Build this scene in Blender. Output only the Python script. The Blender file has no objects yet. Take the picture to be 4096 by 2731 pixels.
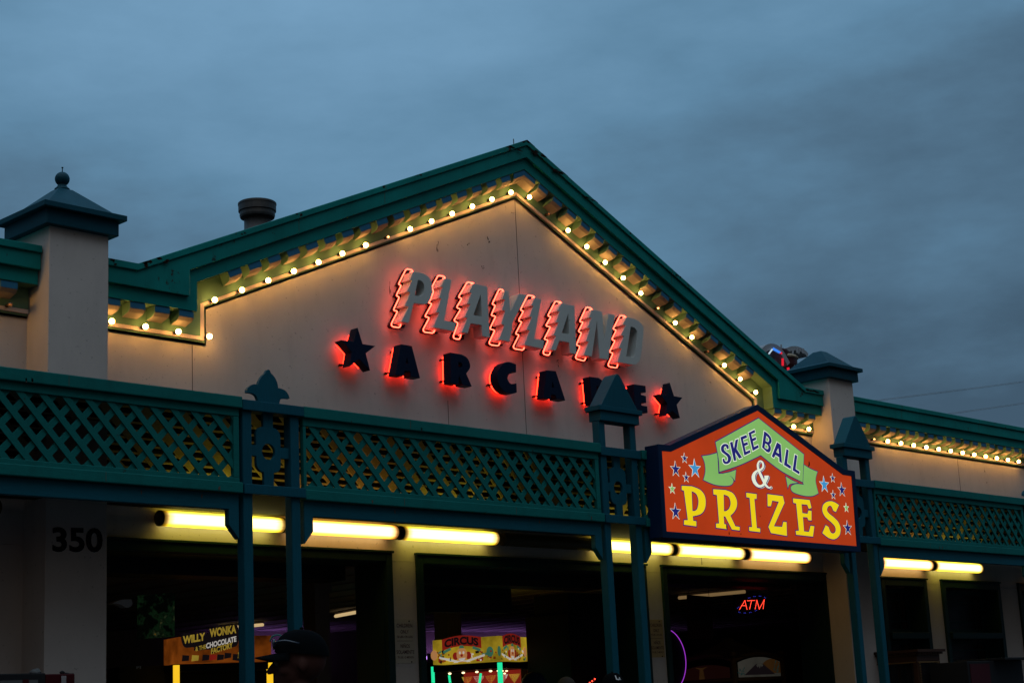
import bpy, bmesh, math, random
from mathutils import Vector, Matrix, Euler
random.seed(7)
S = bpy.context.scene
COL = S.collection
PI = math.pi
# ------------------------------------------------------------------ camera (calibrated; the camera stands at the world origin)
F = 6707.07
R0 = Vector((0.6954, -0.7171, -0.0477)); R1 = Vector((0.1251, 0.1862, -0.9745)); R2 = Vector((0.7077, 0.6717, 0.2192))
R2.normalize(); R0 = (R0 - R2 * R0.dot(R2)).normalized(); R1 = R2.cross(R0)
G0 = -1.45                                                    # pavement level below the lens

def at(px, py, Y):                                            # photograph pixel -> point on the plane y = Y
    v = R0 * ((px - 2048) / F) + R1 * ((py - 1365.5) / F) + R2
    return v * (Y / v.y)
def crop(x0, y0, s, Y):                                       # points read off an enlarged crop
    return lambda pts, YY=None: [at(x / s + x0, y / s + y0, YY or Y) for x, y in pts]
def xz(pts): return [(p.x, p.z) for p in pts]

cam = bpy.data.cameras.new('camera'); co = bpy.data.objects.new('camera', cam); COL.objects.link(co)
cam.sensor_width = 36; cam.lens = F / 4096 * 36; cam.clip_end = 3000; cam.clip_start = .05
co.matrix_world = Matrix(((R0.x, -R1.x, -R2.x, 0), (R0.y, -R1.y, -R2.y, 0), (R0.z, -R1.z, -R2.z, 0), (0, 0, 0, 1)))
S.camera = co

# ------------------------------------------------------------------ materials
def new_mat(name):
    m = bpy.data.materials.new(name); m.use_nodes = True
    nt = m.node_tree; b = nt.nodes['Principled BSDF']
    return m, nt, b
def N(nt, t, **k):
    n = nt.nodes.new(t)
    for a, v in k.items(): setattr(n, a, v)
    return n
def noise(nt, vec, scale, detail=4, rough=.6):
    n = N(nt, 'ShaderNodeTexNoise'); n.inputs['Scale'].default_value = scale; n.inputs['Detail'].default_value = detail
    n.inputs['Roughness'].default_value = rough; nt.links.new(vec, n.inputs['Vector']); return n.outputs['Fac']
def ramp(nt, fac, stops):
    r = N(nt, 'ShaderNodeValToRGB'); cr = r.color_ramp
    while len(cr.elements) < len(stops): cr.elements.new(.5)
    for e, (p, c) in zip(cr.elements, stops):
        e.position = p; e.color = (*c, 1) if len(c) == 3 else c
    nt.links.new(fac, r.inputs['Fac']); return r.outputs['Color']
def mix(nt, fac, a, b, mode='MIX'):
    n = N(nt, 'ShaderNodeMix', data_type='RGBA', blend_type=mode)
    def put(sock, v):
        if hasattr(v, 'is_linked') or hasattr(v, 'links'): nt.links.new(v, sock)
        elif isinstance(v, (int, float)): sock.default_value = v
        else: sock.default_value = (*v, 1)
    put(n.inputs[0], fac); put(n.inputs[6], a); put(n.inputs[7], b)
    return n.outputs[2]
def paint(name, col, rough=.6, var=.12, bump=.15, bscale=60, specks=.0, speckcol=(.03, .015, .008), sscale=9, grain=None, streak=0, fleck=.0, spec=.15, metal=0):
    """painted surface: slow tone variation, fine bump, chips / rust specks, vertical dirt streaks"""
    m, nt, b = new_mat(name)
    g = N(nt, 'ShaderNodeNewGeometry').outputs['Position']
    base = ramp(nt, noise(nt, g, 1.7, 5), [(.3, tuple(c * (1 - var) for c in col)), (.7, tuple(min(1, c * (1 + var)) for c in col))])
    if grain:
        mp = N(nt, 'ShaderNodeMapping'); mp.inputs['Scale'].default_value = grain; nt.links.new(g, mp.inputs['Vector'])
        gf = noise(nt, mp.outputs['Vector'], 12, 5)
        base = mix(nt, .5, base, ramp(nt, gf, [(.35, tuple(c * .8 for c in col)), (.65, tuple(min(1, c * 1.12) for c in col))]))
    if streak:
        mp = N(nt, 'ShaderNodeMapping'); mp.inputs['Scale'].default_value = (2.2, 2.2, .5); nt.links.new(g, mp.inputs['Vector'])
        sf = ramp(nt, noise(nt, mp.outputs['Vector'], 3, 6, .65), [(.52, (0, 0, 0)), (.72, (streak,) * 3)])
        base = mix(nt, sf, base, tuple(c * .55 for c in col))
    if fleck:
        ff = ramp(nt, noise(nt, g, 38, 2, .5), [(.70, (0, 0, 0)), (.74, (fleck,) * 3)])
        base = mix(nt, ff, base, tuple(c * .25 for c in col))
        f2 = ramp(nt, noise(nt, g, 11, 3, .5), [(.765, (0, 0, 0)), (.785, (fleck,) * 3)])
        base = mix(nt, f2, base, tuple(c * .18 for c in col))
    if specks:
        f = ramp(nt, noise(nt, g, sscale, 7, .72), [(.70 - specks, (0, 0, 0)), (.735 - specks, (1, 1, 1))])
        base = mix(nt, f, base, speckcol)
    nt.links.new(base, b.inputs['Base Color'])
    b.inputs['Roughness'].default_value = rough; b.inputs['Specular IOR Level'].default_value = spec
    b.inputs['Metallic'].default_value = metal
    if bump:
        bp = N(nt, 'ShaderNodeBump'); bp.inputs['Strength'].default_value = bump; bp.inputs['Distance'].default_value = .006
        nt.links.new(noise(nt, g, bscale, 6, .65), bp.inputs['Height']); nt.links.new(bp.outputs['Normal'], b.inputs['Normal'])
    return m
def glow(name, col, strength, base=None, rough=.4, var=0):
    m, nt, b = new_mat(name)
    b.inputs['Base Color'].default_value = (*(base or col), 1); b.inputs['Roughness'].default_value = rough
    b.inputs['Emission Color'].default_value = (*col, 1); b.inputs['Emission Strength'].default_value = strength; b.inputs['Specular IOR Level'].default_value = .06
    if var:
        g = N(nt, 'ShaderNodeNewGeometry').outputs['Position']
        c = ramp(nt, noise(nt, g, 2.2, 5), [(.3, tuple(x * (1 - var) for x in col)), (.7, tuple(x * (1 + var) for x in col))])
        nt.links.new(c, b.inputs['Emission Color'])
    return m

TEAL = (.002, .215, .195); BLUE = (.002, .080, .118); SEA = (.105, .205, .135)
M = {}
M['wall'] = paint('stucco', (.58, .525, .485), .9, .06, .40, 190, streak=.16, fleck=.42, spec=.12)
M['teal'] = paint('teal_paint', TEAL, .55, .13, .12, 45, specks=.0, sscale=8, streak=.25)
M['tealr'] = paint('teal_paint_rusting', TEAL, .55, .18, .2, 45, specks=.075, sscale=6, streak=.45)
M['tealwood'] = paint('teal_painted_timber', (.002, .150, .138), .6, .16, .25, 55, grain=(1, 8, 8), specks=.045, sscale=8, streak=.35)
M['blue'] = paint('blue_painted_timber', BLUE, .55, .14, .2, 55, grain=(8, 8, 1), specks=-.02, sscale=9)
M['bluebeam'] = paint('blue_painted_beam', (.004, .095, .135), .58, .14, .2, 55, grain=(1, 8, 8), specks=-.015, sscale=9)
M['capblue'] = paint('blue_cap_paint', (.002, .055, .083), .5, .2, .2, 40, specks=.075, sscale=7, streak=.3)
M['sea'] = paint('pale_green_paint', SEA, .6, .12, .15, 50, specks=.0, sscale=10)
M['brblue'] = paint('bracket_blue', (.03, .17, .30), .55, .12, .12, 50)
M['cream'] = paint('bracket_cream', (.22, .195, .18), .7, .1, .15, 60)
M['strip'] = paint('lamp_strip_paint', (.62, .50, .44), .45, .1, .12, 60, fleck=.5)
M['lettergrey'] = paint('letter_grey', (.56, .58, .55), .5, .05, .08, 50, specks=.03, sscale=13, speckcol=(.02, .012, .01))
M['navy'] = paint('navy_metal', (.0022, .0085, .030), .5, .15, .08, 40, spec=.12)
M['plate'] = paint('dark_plate', (.03, .01, .02), .5, .1, .05)
M['signnavy'] = paint('sign_navy', (.0022, .020, .066), .5, .12, .08, 40, spec=.15)
M['black'] = paint('black', (.012, .012, .013), .6, .2, .1)
M['darkwood'] = paint('dark_wood', (.05, .022, .012), .5, .2, .2, 30, grain=(8, 8, 1))
M['gold'] = paint('gilt_trim', (.16, .09, .03), .4, .2, .2, 60)
M['darkgreen'] = paint('dark_green_frame', (.008, .030, .030), .55, .15, .12)
M['screen'] = paint('weathered_timber', (.62, .55, .40), .8, .2, .2, 60, grain=(1, 8, 8))
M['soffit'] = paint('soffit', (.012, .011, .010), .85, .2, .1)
M['asphalt'] = paint('asphalt', (.05, .05, .052), .9, .2, .4, 60)
M['conc'] = paint('floor_concrete', (.12, .11, .10), .6, .2, .2, 30)
M['ceil'] = paint('ceiling_paint', (.36, .33, .33), .7, .1, .1, 30)
M['inwall'] = paint('room_wall', (.24, .20, .19), .8, .12, .1, 30)
M['rust'] = paint('rust', (.022, .010, .005), .9, .4, .2, 80)
M['seam'] = paint('joint', (.10, .075, .06), .9, .2, 0)
M['plastic'] = paint('notice_plate', (.52, .48, .40), .5, .08, .04)
M['plasticy'] = paint('notice_plate_yellowed', (.50, .36, .17), .5, .08, .04)
M['ink'] = paint('notice_ink', (.07, .02, .03), .6, .1, 0)
M['inkdark'] = paint('dark_ink', (.015, .012, .014), .6, .1, 0)
M['metal'] = paint('galvanised', (.09, .09, .09), .45, .25, .1, 40, metal=.6)
M['ridegrey'] = paint('ride_grey', (.30, .33, .36), .5, .1, .05)
M['ridered'] = paint('ride_dark_red', (.05, .012, .014), .5, .1, .05)
M['ridecream'] = paint('ride_cream', (.35, .29, .20), .5, .1, .05)
M['wire'] = paint('wire', (.22, .24, .26), .6, 0, 0)
M['socket'] = paint('socket', (.02, .012, .006), .4, .1, 0)
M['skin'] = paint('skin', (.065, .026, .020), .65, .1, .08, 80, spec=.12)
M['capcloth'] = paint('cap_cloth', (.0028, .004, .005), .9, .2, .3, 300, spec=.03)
M['shirt'] = paint('shirt_cloth', (.006, .007, .009), .9, .2, .3, 250)
M['hair'] = paint('hair', (.02, .014, .01), .7, .3, .4, 300)
M['white'] = paint('white_thread', (.6, .62, .62), .7, .05, 0)
M['red'] = paint('red_panel', (.045, .003, .005), .45, .15, .05)
M['darkred'] = paint('maroon_panel', (.035, .010, .012), .5, .15, .05)
M['greyposter'] = paint('grey_poster', (.26, .24, .24), .7, .1, .05)
M['greydim'] = paint('grimy_grey', (.08, .085, .085), .7, .2, .1)  # dark grey, tone varied slightly at random
M['beige'] = paint('beige_board', (.30, .22, .13), .6, .1, .05)
M['thatch'] = paint('thatch', (.10, .075, .03), .8, .3, .6, 90, grain=(8, 8, 1))
M['bluecap'] = paint('dark_blue_plastic', (.012, .04, .11), .4, .15, .05)
M['fairing'] = paint('white_fairing', (.7, .72, .74), .25, .05, 0, spec=.5)
def blotch():
    m, nt, b = new_mat('dim_green_panel'); g = N(nt, 'ShaderNodeNewGeometry').outputs['Position']
    c = ramp(nt, noise(nt, g, 9, 5, .6), [(.46, (.0006, .0012, .0006)), (.55, (.006, .022, .008)), (.60, (.002, .005, .002)), (.66, (.03, .05, .02)), (.72, (.22, .09, .004))])
    nt.links.new(c, b.inputs['Emission Color']); b.inputs['Emission Strength'].default_value = .4; b.inputs['Base Color'].default_value = (.01, .015, .01, 1); b.inputs['Specular IOR Level'].default_value = .1
    return m
M['dimgreen'] = blotch()
M['glassdim'] = None
def glass(name, tint, rough=.05, alpha=.35):
    m, nt, b = new_mat(name)
    b.inputs['Base Color'].default_value = (*tint, 1); b.inputs['Roughness'].default_value = rough
    b.inputs['Alpha'].default_value = alpha; b.inputs['Specular IOR Level'].default_value = .6 if rough < .2 else .12
    return m
M['glass'] = glass('window_glass', (.012, .012, .014), .35, .45)
M['bulbglass'] = glass('clear_bulb_glass', (.30, .22, .14), .08, .45)
M['bulb'] = glow('bulb_lit', (1, .49, .11), 62)
M['filament'] = glow('filament', (1, .50, .14), 14)
M['filamentlow'] = glow('filament_dim', (1, .30, .06), .45)
M['neon'] = glow('neon_red', (1, .066, .036), 10)
M['halo'] = glow('neon_red_halo', (1, .022, .008), 11)
M['s_orange'] = glow('sign_orange', (.39, .036, .006), .92, (.35, .04, .01), var=.10)
M['s_yellow'] = glow('sign_yellow', (.80, .60, .004), .92, (.5, .4, .02), var=.05)
M['s_purple'] = glow('sign_outline', (.052, .014, .14), .8, (.05, .02, .15))
M['s_navy'] = glow('sign_navy_ink', (.013, .014, .13), .95, (.02, .02, .15))
M['s_green'] = glow('sign_green', (.20, .43, .11), .9, (.2, .4, .12), var=.06)
M['s_white'] = glow('sign_white', (.74, .80, .62), .9, (.7, .7, .6))
M['s_sky'] = glow('sign_sky_blue', (.05, .26, .53), .9, (.05, .25, .5))
M['ledred'] = glow('led_red', (1, .06, .03), 3)
M['ledblue'] = glow('led_blue', (.05, .06, .7), 1.0)
M['purple'] = glow('purple_tube', (.36, .04, .62), .95)
M['violetfill'] = glow('violet_fill', (.46, .22, .80), 5)
M['amber'] = glow('amber_column', (1, .58, .02), .95)
M['jade'] = glow('jade_column', (.02, .95, .42), .85)
M['warmspot'] = glow('warm_spot', (1, .74, .40), 2.2)
M['warmtube'] = glow('warm_tube', (1, .72, .34), .55)
M['warmdim'] = glow('warm_tube_dim', (.35, .22, .09), .45)
M['m_orange'] = glow('marquee_orange', (.26, .060, .006), .45, var=.95)
M['m_yellow'] = glow('marquee_yellow', (.50, .34, .02), .42, var=1.0)
M['m_white'] = glow('marquee_white', (.62, .58, .52), .6, var=.2)
M['m_red'] = glow('marquee_red', (.30, .018, .010), .5, var=.3)
M['m_green'] = glow('marquee_green', (.06, .20, .12), .5, var=.3)
M['m_skin'] = glow('marquee_skin', (.62, .28, .10), .55)
M['m_dark'] = glow('marquee_dark', (.014, .010, .012), .3)
M['m_gold'] = glow('marquee_gold', (.50, .34, .04), .5, var=.5)
M['m_volc'] = glow('marquee_pale_sky', (.042, .040, .033), .5, (.05, .05, .04), var=.35)
M['m_sunset'] = glow('marquee_sunset', (.05, .022, .006), .4, (.03, .02, .01), var=.3)
M['m_dimred'] = glow('marquee_dim_red', (.012, .003, .002), .4)
M['m_leaf'] = glow('marquee_leaf', (.010, .030, .028), .5)
M['rideblue'] = glow('ride_led_blue', (.05, .25, .85), .8)
M['ridewhite'] = glow('ride_led_white', (.6, .75, .85), .6)
M['ridered_led'] = glow('ride_led_red', (.9, .02, .04), .7)
def tube_mat(name, edge, core, k):
    """ribbed lamp diffuser: bright along the tube behind it, dim towards the two ends"""
    m, nt, b = new_mat(name)
    tc = N(nt, 'ShaderNodeTexCoord').outputs['Object']; sp = N(nt, 'ShaderNodeSeparateXYZ'); nt.links.new(tc, sp.inputs[0])
    def mth(op, a, bb=None):
        n = N(nt, 'ShaderNodeMath', operation=op)
        for i, v in enumerate((a, bb)):
            if v is None: continue
            if isinstance(v, (int, float)): n.inputs[i].default_value = v
            else: nt.links.new(v, n.inputs[i])
        return n.outputs[0]
    ax = mth('ABSOLUTE', sp.outputs['X']); end = ramp(nt, mth('MULTIPLY', ax, 1 / .6), [(.84, (1, 1, 1)), (.92, (.52, .44, .36)), (.97, (.16, .10, .05)), (1.0, (.05, .03, .012))])
    az = mth('ABSOLUTE', mth('MULTIPLY', mth('ADD', sp.outputs['Z'], .004), 1 / .062))
    st = mth('ADD', sp.outputs['Z'], 0)
    rb = N(nt, 'ShaderNodeTexNoise'); rb.inputs['Scale'].default_value = 1; mp = N(nt, 'ShaderNodeMapping'); mp.inputs['Scale'].default_value = (1.5, 60, 130)
    nt.links.new(tc, mp.inputs['Vector']); nt.links.new(mp.outputs['Vector'], rb.inputs['Vector'])
    c = ramp(nt, az, [(.52, core), (.80, edge), (1.0, tuple(x * .6 for x in edge))])
    c = mix(nt, 1, c, end, 'MULTIPLY')
    c = mix(nt, 1, c, ramp(nt, rb.outputs['Fac'], [(.3, (.72,) * 3), (.6, (1, 1, 1))]), 'MULTIPLY')
    nt.links.new(c, b.inputs['Emission Color']); b.inputs['Emission Strength'].default_value = k
    b.inputs['Base Color'].default_value = (.22, .2, .15, 1); b.inputs['Roughness'].default_value = .35
    return m
M['tube_y'] = tube_mat('tube_yellow', (1, .80, .04), (1, .88, .34), 3.4)
M['tube_o'] = tube_mat('tube_warm', (1, .48, .05), (1, .72, .34), 3.6)
M['capend'] = paint('lamp_end', (.10, .075, .035), .35, .2, .05)
M['tube_off'] = paint('tube_off', (.10, .085, .04), .3, .2, .1)

# ------------------------------------------------------------------ mesh helpers
class MB:
    def __init__(s): s.v = []; s.f = []; s.m = []
    def add(s, vs, fs, mi=0):
        o = len(s.v); s.v += [tuple(p) for p in vs]; s.f += [[i + o for i in f] for f in fs]; s.m += [mi] * len(fs)
        return s
    def box(s, x0, x1, y0, y1, z0, z1, mi=0):
        return s.add([(x0, y0, z0), (x1, y0, z0), (x1, y1, z0), (x0, y1, z0), (x0, y0, z1), (x1, y0, z1), (x1, y1, z1), (x0, y1, z1)],
                     [(3, 2, 1, 0), (4, 5, 6, 7), (0, 1, 5, 4), (1, 2, 6, 5), (2, 3, 7, 6), (3, 0, 4, 7)], mi)
    def hexa(s, a, b, mi=0):                                  # two quads joined
        return s.add(list(a) + list(b), [(3, 2, 1, 0), (4, 5, 6, 7), (0, 1, 5, 4), (1, 2, 6, 5), (2, 3, 7, 6), (3, 0, 4, 7)], mi)
    def prism(s, poly, y0, y1, holes=(), mi=0, side=None, T=None):
        """polygon(s) in the xz plane extruded along y; T maps (x, y, z) elsewhere"""
        T = T or (lambda x, y, z: (x, y, z)); side = mi if side is None else side
        bm = bmesh.new(); loops = [poly] + list(holes)
        for lp in loops:
            vs = [bm.verts.new((x, 0, z)) for x, z in lp]
            for i in range(len(vs)): bm.edges.new((vs[i], vs[(i + 1) % len(vs)]))
        if holes: bmesh.ops.triangle_fill(bm, use_beauty=True, edges=bm.edges[:], normal=(0, -1, 0))
        else:
            bm.verts.ensure_lookup_table(); fc = bm.faces.new(bm.verts[:]); fc.normal_update(); bmesh.ops.triangulate(bm, faces=[fc])
        bm.verts.index_update()
        pts = [(v.co.x, v.co.z) for v in bm.verts]; tr = [[v.index for v in f.verts] for f in bm.faces]; bm.free()
        n = len(pts)
        s.add([T(x, y0, z) for x, z in pts] + [T(x, y1, z) for x, z in pts], [], mi)
        o = len(s.v) - 2 * n
        for t in tr:
            a, b, c = (pts[i] for i in t)
            if (b[0] - a[0]) * (c[1] - a[1]) - (b[1] - a[1]) * (c[0] - a[0]) < 0: t = t[::-1]
            s.f.append([o + i for i in t]); s.m.append(mi)
            s.f.append([o + n + i for i in t[::-1]]); s.m.append(side)
        k = 0
        for lp in loops:
            L = len(lp); ar = sum(lp[i][0] * lp[(i + 1) % L][1] - lp[(i + 1) % L][0] * lp[i][1] for i in range(L))
            ccw = (ar > 0) == (lp is poly)
            for i in range(L):
                a, b = o + k + i, o + k + (i + 1) % L
                q = [a, a + n, b + n, b] if ccw else [a, b, b + n, a + n]
                s.f.append(q); s.m.append(side)
            k += L
        return s
    def tube(s, path, r, n=8, closed=False, cap=True, mi=0):
        P = [Vector(p) for p in path]; L = len(P); o = len(s.v); prev = None
        for i, p in enumerate(P):
            a = P[i - 1] if (i > 0 or closed) else p; b = P[(i + 1) % L] if (i < L - 1 or closed) else p
            t = (b - a).normalized()
            if prev is None:
                u = t.orthogonal().normalized()
            else:
                u = (prev - t * prev.dot(t)).normalized()
            prev = u; w = t.cross(u)
            rr = r[i] if isinstance(r, (list, tuple)) else r
            for k in range(n):
                an = 2 * PI * k / n; s.v.append(tuple(p + (u * math.cos(an) + w * math.sin(an)) * rr))
        for i in range(L if closed else L - 1):
            for k in range(n):
                a = o + i * n + k; b = o + i * n + (k + 1) % n; j = ((i + 1) % L) * n
                s.f.append([a, b, o + j + (k + 1) % n, o + j + k]); s.m.append(mi)
        if cap and not closed:
            s.f.append([o + k for k in range(n)][::-1]); s.f.append([o + (L - 1) * n + k for k in range(n)]); s.m += [mi, mi]
        return s
    def lathe(s, prof, c=(0, 0, 0), n=20, axis='z', mi=0):
        o = len(s.v); c = Vector(c)
        for r, h in prof:
            for k in range(n):
                a = 2 * PI * k / n
                p = Vector((r * math.cos(a), r * math.sin(a), h))
                if axis == 'y': p = Vector((p.x, p.z, -p.y))
                if axis == 'x': p = Vector((p.z, p.x, p.y))
                s.v.append(tuple(c + p))
        for i in range(len(prof) - 1):
            for k in range(n):
                s.f.append([o + i * n + k, o + i * n + (k + 1) % n, o + (i + 1) * n + (k + 1) % n, o + (i + 1) * n + k]); s.m.append(mi)
        s.f.append([o + k for k in range(n)][::-1]); s.f.append([o + (len(prof) - 1) * n + k for k in range(n)]); s.m += [mi, mi]
        return s
    def ball(s, c, r, n=12, m=8, mi=0, sc=(1, 1, 1)):
        prof = [(max(1e-4, r * math.sin(PI * i / m)), -r * math.cos(PI * i / m)) for i in range(m + 1)]
        o = len(s.v); s.lathe(prof, (0, 0, 0), n, mi=mi)
        for i in range(o, len(s.v)):
            v = s.v[i]; s.v[i] = (c[0] + v[0] * sc[0], c[1] + v[1] * sc[1], c[2] + v[2] * sc[2])
        return s
def link(name, mb, mats, parent=None, bevel=0, smooth=False, loc=None):
    """one mesh object; vertices are world coordinates and are stored relative to the parent (or to loc)"""
    base = Vector(loc) if loc is not None else (Vector(parent['_w']) if parent is not None else Vector((0, 0, 0)))
    me = bpy.data.meshes.new(name)
    me.from_pydata([tuple(Vector(v) - base) for v in mb.v], [], mb.f); me.validate()
    mats = mats if isinstance(mats, (list, tuple)) else [mats]
    for m in mats: me.materials.append(m)
    for p, i in zip(me.polygons, mb.m): p.material_index = i; p.use_smooth = smooth
    bm = bmesh.new(); bm.from_mesh(me); bmesh.ops.recalc_face_normals(bm, faces=bm.faces[:]); bm.to_mesh(me); bm.free()
    o = bpy.data.objects.new(name, me); COL.objects.link(o)
    o['_w'] = tuple(base)
    if parent is not None:
        o.parent = parent; o.location = base - Vector(parent['_w'])
    else: o.location = base
    if bevel:
        b = o.modifiers.new('bevel', 'BEVEL'); b.width = bevel; b.segments = 2; b.limit_method = 'ANGLE'; b.angle_limit = .6
    if smooth and not bevel:
        pass
    return o
def thing(name, label, cat, loc, group=None, rz=0):
    o = bpy.data.objects.new(name, None); COL.objects.link(o); o.location = loc; o['_w'] = tuple(loc); o.rotation_euler.z = rz
    o.empty_display_size = .1
    o['label'] = label; o['category'] = cat
    if group: o['group'] = group
    return o
def tag(o, label, cat, group=None):
    o['label'] = label; o['category'] = cat
    if group: o['group'] = group
    return o
def struct(name, mb, m, **k):
    o = link(name, mb, m, **k); o['kind'] = 'structure'; return o
def dup(root, loc, label, group=None):
    r = root.copy(); COL.objects.link(r); r.location = loc; r['label'] = label; r['_w'] = tuple(loc)
    if group: r['group'] = group
    for ch in list(root.children):
        c = ch.copy(); COL.objects.link(c); c.parent = r
        for g in list(ch.children):
            d = g.copy(); COL.objects.link(d); d.parent = c
    return r
def offset(poly, d):
    """grow (d>0) or shrink a simple polygon"""
    L = len(poly); ar = sum(poly[i][0] * poly[(i + 1) % L][1] - poly[(i + 1) % L][0] * poly[i][1] for i in range(L))
    sg = 1 if ar > 0 else -1; out = []
    for i in range(L):
        a, b, c = Vector(poly[i - 1]), Vector(poly[i]), Vector(poly[(i + 1) % L])
        e1 = (b - a); e2 = (c - b)
        if e1.length < 1e-6 or e2.length < 1e-6: out.append(tuple(b)); continue
        e1.normalize(); e2.normalize()
        n1 = Vector((e1.y, -e1.x)) * sg; n2 = Vector((e2.y, -e2.x)) * sg
        bi = n1 + n2
        if bi.length < .2: bi = n1.copy(); k = 1
        else:
            bi.normalize(); k = min(1 / max(.3, bi.dot(n1)), 2.6)
        out.append(tuple(b + bi * d * k))
    return out
def smooth_poly(poly, keep=.35):
    return poly
def round_path(P, r, n=4):
    """round the corners of an open path"""
    P = [Vector(p) for p in P]; out = [P[0]]
    for i in range(1, len(P) - 1):
        a, b, c = P[i - 1], P[i], P[i + 1]
        d1 = min(r, (b - a).length * .45); d2 = min(r, (c - b).length * .45)
        s = b + (a - b).normalized() * d1; e = b + (c - b).normalized() * d2
        for k in range(n + 1):
            t = k / n; out.append(s * (1 - t) ** 2 + b * 2 * t * (1 - t) + e * t * t)
    out.append(P[-1]); return out
def curvy(poly, corners, n=3):
    """Catmull-Rom through a closed polygon, staying sharp at the vertices listed in corners"""
    L = len(poly); out = []
    for i in range(L):
        p1, p2 = Vector(poly[i]), Vector(poly[(i + 1) % L]); out.append(tuple(p1))
        a_s, b_s = i in corners, ((i + 1) % L) in corners
        if a_s and b_s: continue
        p0 = Vector(poly[i - 1]) if not a_s else p1; p3 = Vector(poly[(i + 2) % L]) if not b_s else p2
        for k in range(1, n + 1):
            t = k / (n + 1)
            q = ((p1 * 2) + (p2 - p0) * t + (p0 * 2 - p1 * 5 + p2 * 4 - p3) * t * t + (p1 * 3 - p0 - p2 * 3 + p3) * t ** 3) * .5
            out.append(tuple(q))
    return out
def text_mb(body, fn, bold=0, depth=.002, space=1.0, align='CENTER', line=1.0):
    """built-in font -> mesh; fn maps (u, v, w) with u, v in 0..1 over the text box and w the thickness coordinate"""
    cu = bpy.data.curves.new('t', 'FONT'); cu.body = body; cu.offset = bold; cu.space_character = space; cu.align_x = align; cu.space_line = line
    cu.resolution_u = 4
    ob = bpy.data.objects.new('t', cu); COL.objects.link(ob)
    dg = bpy.context.evaluated_depsgraph_get(); dg.update()
    me = bpy.data.meshes.new_from_object(ob.evaluated_get(dg))
    vs = [v.co.copy() for v in me.vertices]; fs = [list(p.vertices) for p in me.polygons]
    bpy.data.objects.remove(ob); bpy.data.meshes.remove(me)
    x0 = min(v.x for v in vs); x1 = max(v.x for v in vs); y0 = min(v.y for v in vs); y1 = max(v.y for v in vs)
    mb = MB(); mb.add([fn((v.x - x0) / (x1 - x0), (v.y - y0) / (y1 - y0), 0) for v in vs], fs)
    return mb
def quadmap(tl, tr, br, bl):
    tl, tr, br, bl = map(Vector, (tl, tr, br, bl))
    return lambda u, v, w=0: tuple((bl * (1 - u) + br * u) * (1 - v) + (tl * (1 - u) + tr * u) * v)
ORD = 'first second third fourth fifth sixth seventh eighth ninth tenth eleventh twelfth thirteenth fourteenth fifteenth sixteenth seventeenth eighteenth nineteenth twentieth'.split()

# ------------------------------------------------------------------ ground
struct('ground', MB().box(-300, 400, -250, 900, G0 - .5, G0), M['asphalt'])

# ------------------------------------------------------------------ the building
YW, YP = 11.30, 10.99
CX, SL = 12.04, .4475
def curve(zh, dx, zs=None, apex=None, x0=7.02, x1=17.13):
    """cornice line: level wing, (step up,) rake to the apex and back down"""
    zs = zh if zs is None else zs
    apex = zs + dx * SL if apex is None else apex
    L = [(x0, zh), (CX - dx, zh)] + ([(CX - dx, zs)] if zs != zh else []) + [(CX, apex)]
    Rr = ([(CX + dx, zs)] if zs != zh else []) + [(CX + dx, zh), (x1, zh)]
    return L + Rr
c_top = curve(3.703, 4.68, apex=5.787); c_cop = curve(3.645, 4.68, apex=5.728)
c_uf = curve(3.515, 4.165, 3.735, 5.602); c_lf = curve(3.402, 4.07, 3.655, 5.480)
c_rt = curve(3.237, 3.945, 3.517, 5.272); c_rb = curve(3.204, 3.905, 3.502, 5.238); c_tb = curve(3.170, 3.872, 3.487, 5.205)
def mid(a, b, t): return [(p[0] * (1 - t) + q[0] * t, p[1] * (1 - t) + q[1] * t) for p, q in zip(a, b)]
bld = thing('arcade_building', 'long cream stucco arcade hall with a teal cornice, pointed central gable and open doorways', 'building', (CX, 16, G0))
XL, XR, YB = 2.5, 34.0, 22.0
# front wall above the openings, gable included, and the piers between the openings
w = MB()
top = [(x, z + .02) for x, z in mid(c_top, c_cop, .5)]
poly = [(XL, 1.44), (XL, 3.68), (7.0, 3.68)] + top + [(17.2, 3.68), (XR, 3.68), (XR, 1.44)]
w.prism(poly[::-1], YW, YW + .3)
for a, b in ((XL, 7.12), (10.165, 10.488), (13.745, 14.032), (17.155, 18.345), (19.405, 19.815), (21.335, 21.895), (23.3, XR)):
    w.box(a, b, YW, YW + .38, G0, 1.438)
for a, b in ((18.346, 19.404), (19.816, 21.334), (21.896, 23.3)):
    w.box(a, b, YW, YW + .3, G0, -.55)
w.box(XL, XL + .3, YW + .385, YB, G0, 3.4); w.box(XR - .3, XR, YW + .385, YB, G0, 3.4); w.box(XL, XR, YB, YB + .3, G0, 3.4)
link('wall', w, M['wall'], bld)
sm = MB()
for x, z0, z1 in ((8.037, 2.3, 3.165), (12.05, 2.3, 5.20), (20.6, 2.3, 3.165), (10.976, 2.3, 2.99), (16.68, 2.3, 3.165), (8.47, 1.545, 1.75), (14.75, 1.545, 1.75), (6.25, 1.2, 3.16)):
    sm.box(x - .003, x + .003, YW - .0015, YW + .01, z0, z1)
link('panel_joint', sm, M['seam'], bld)
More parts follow.
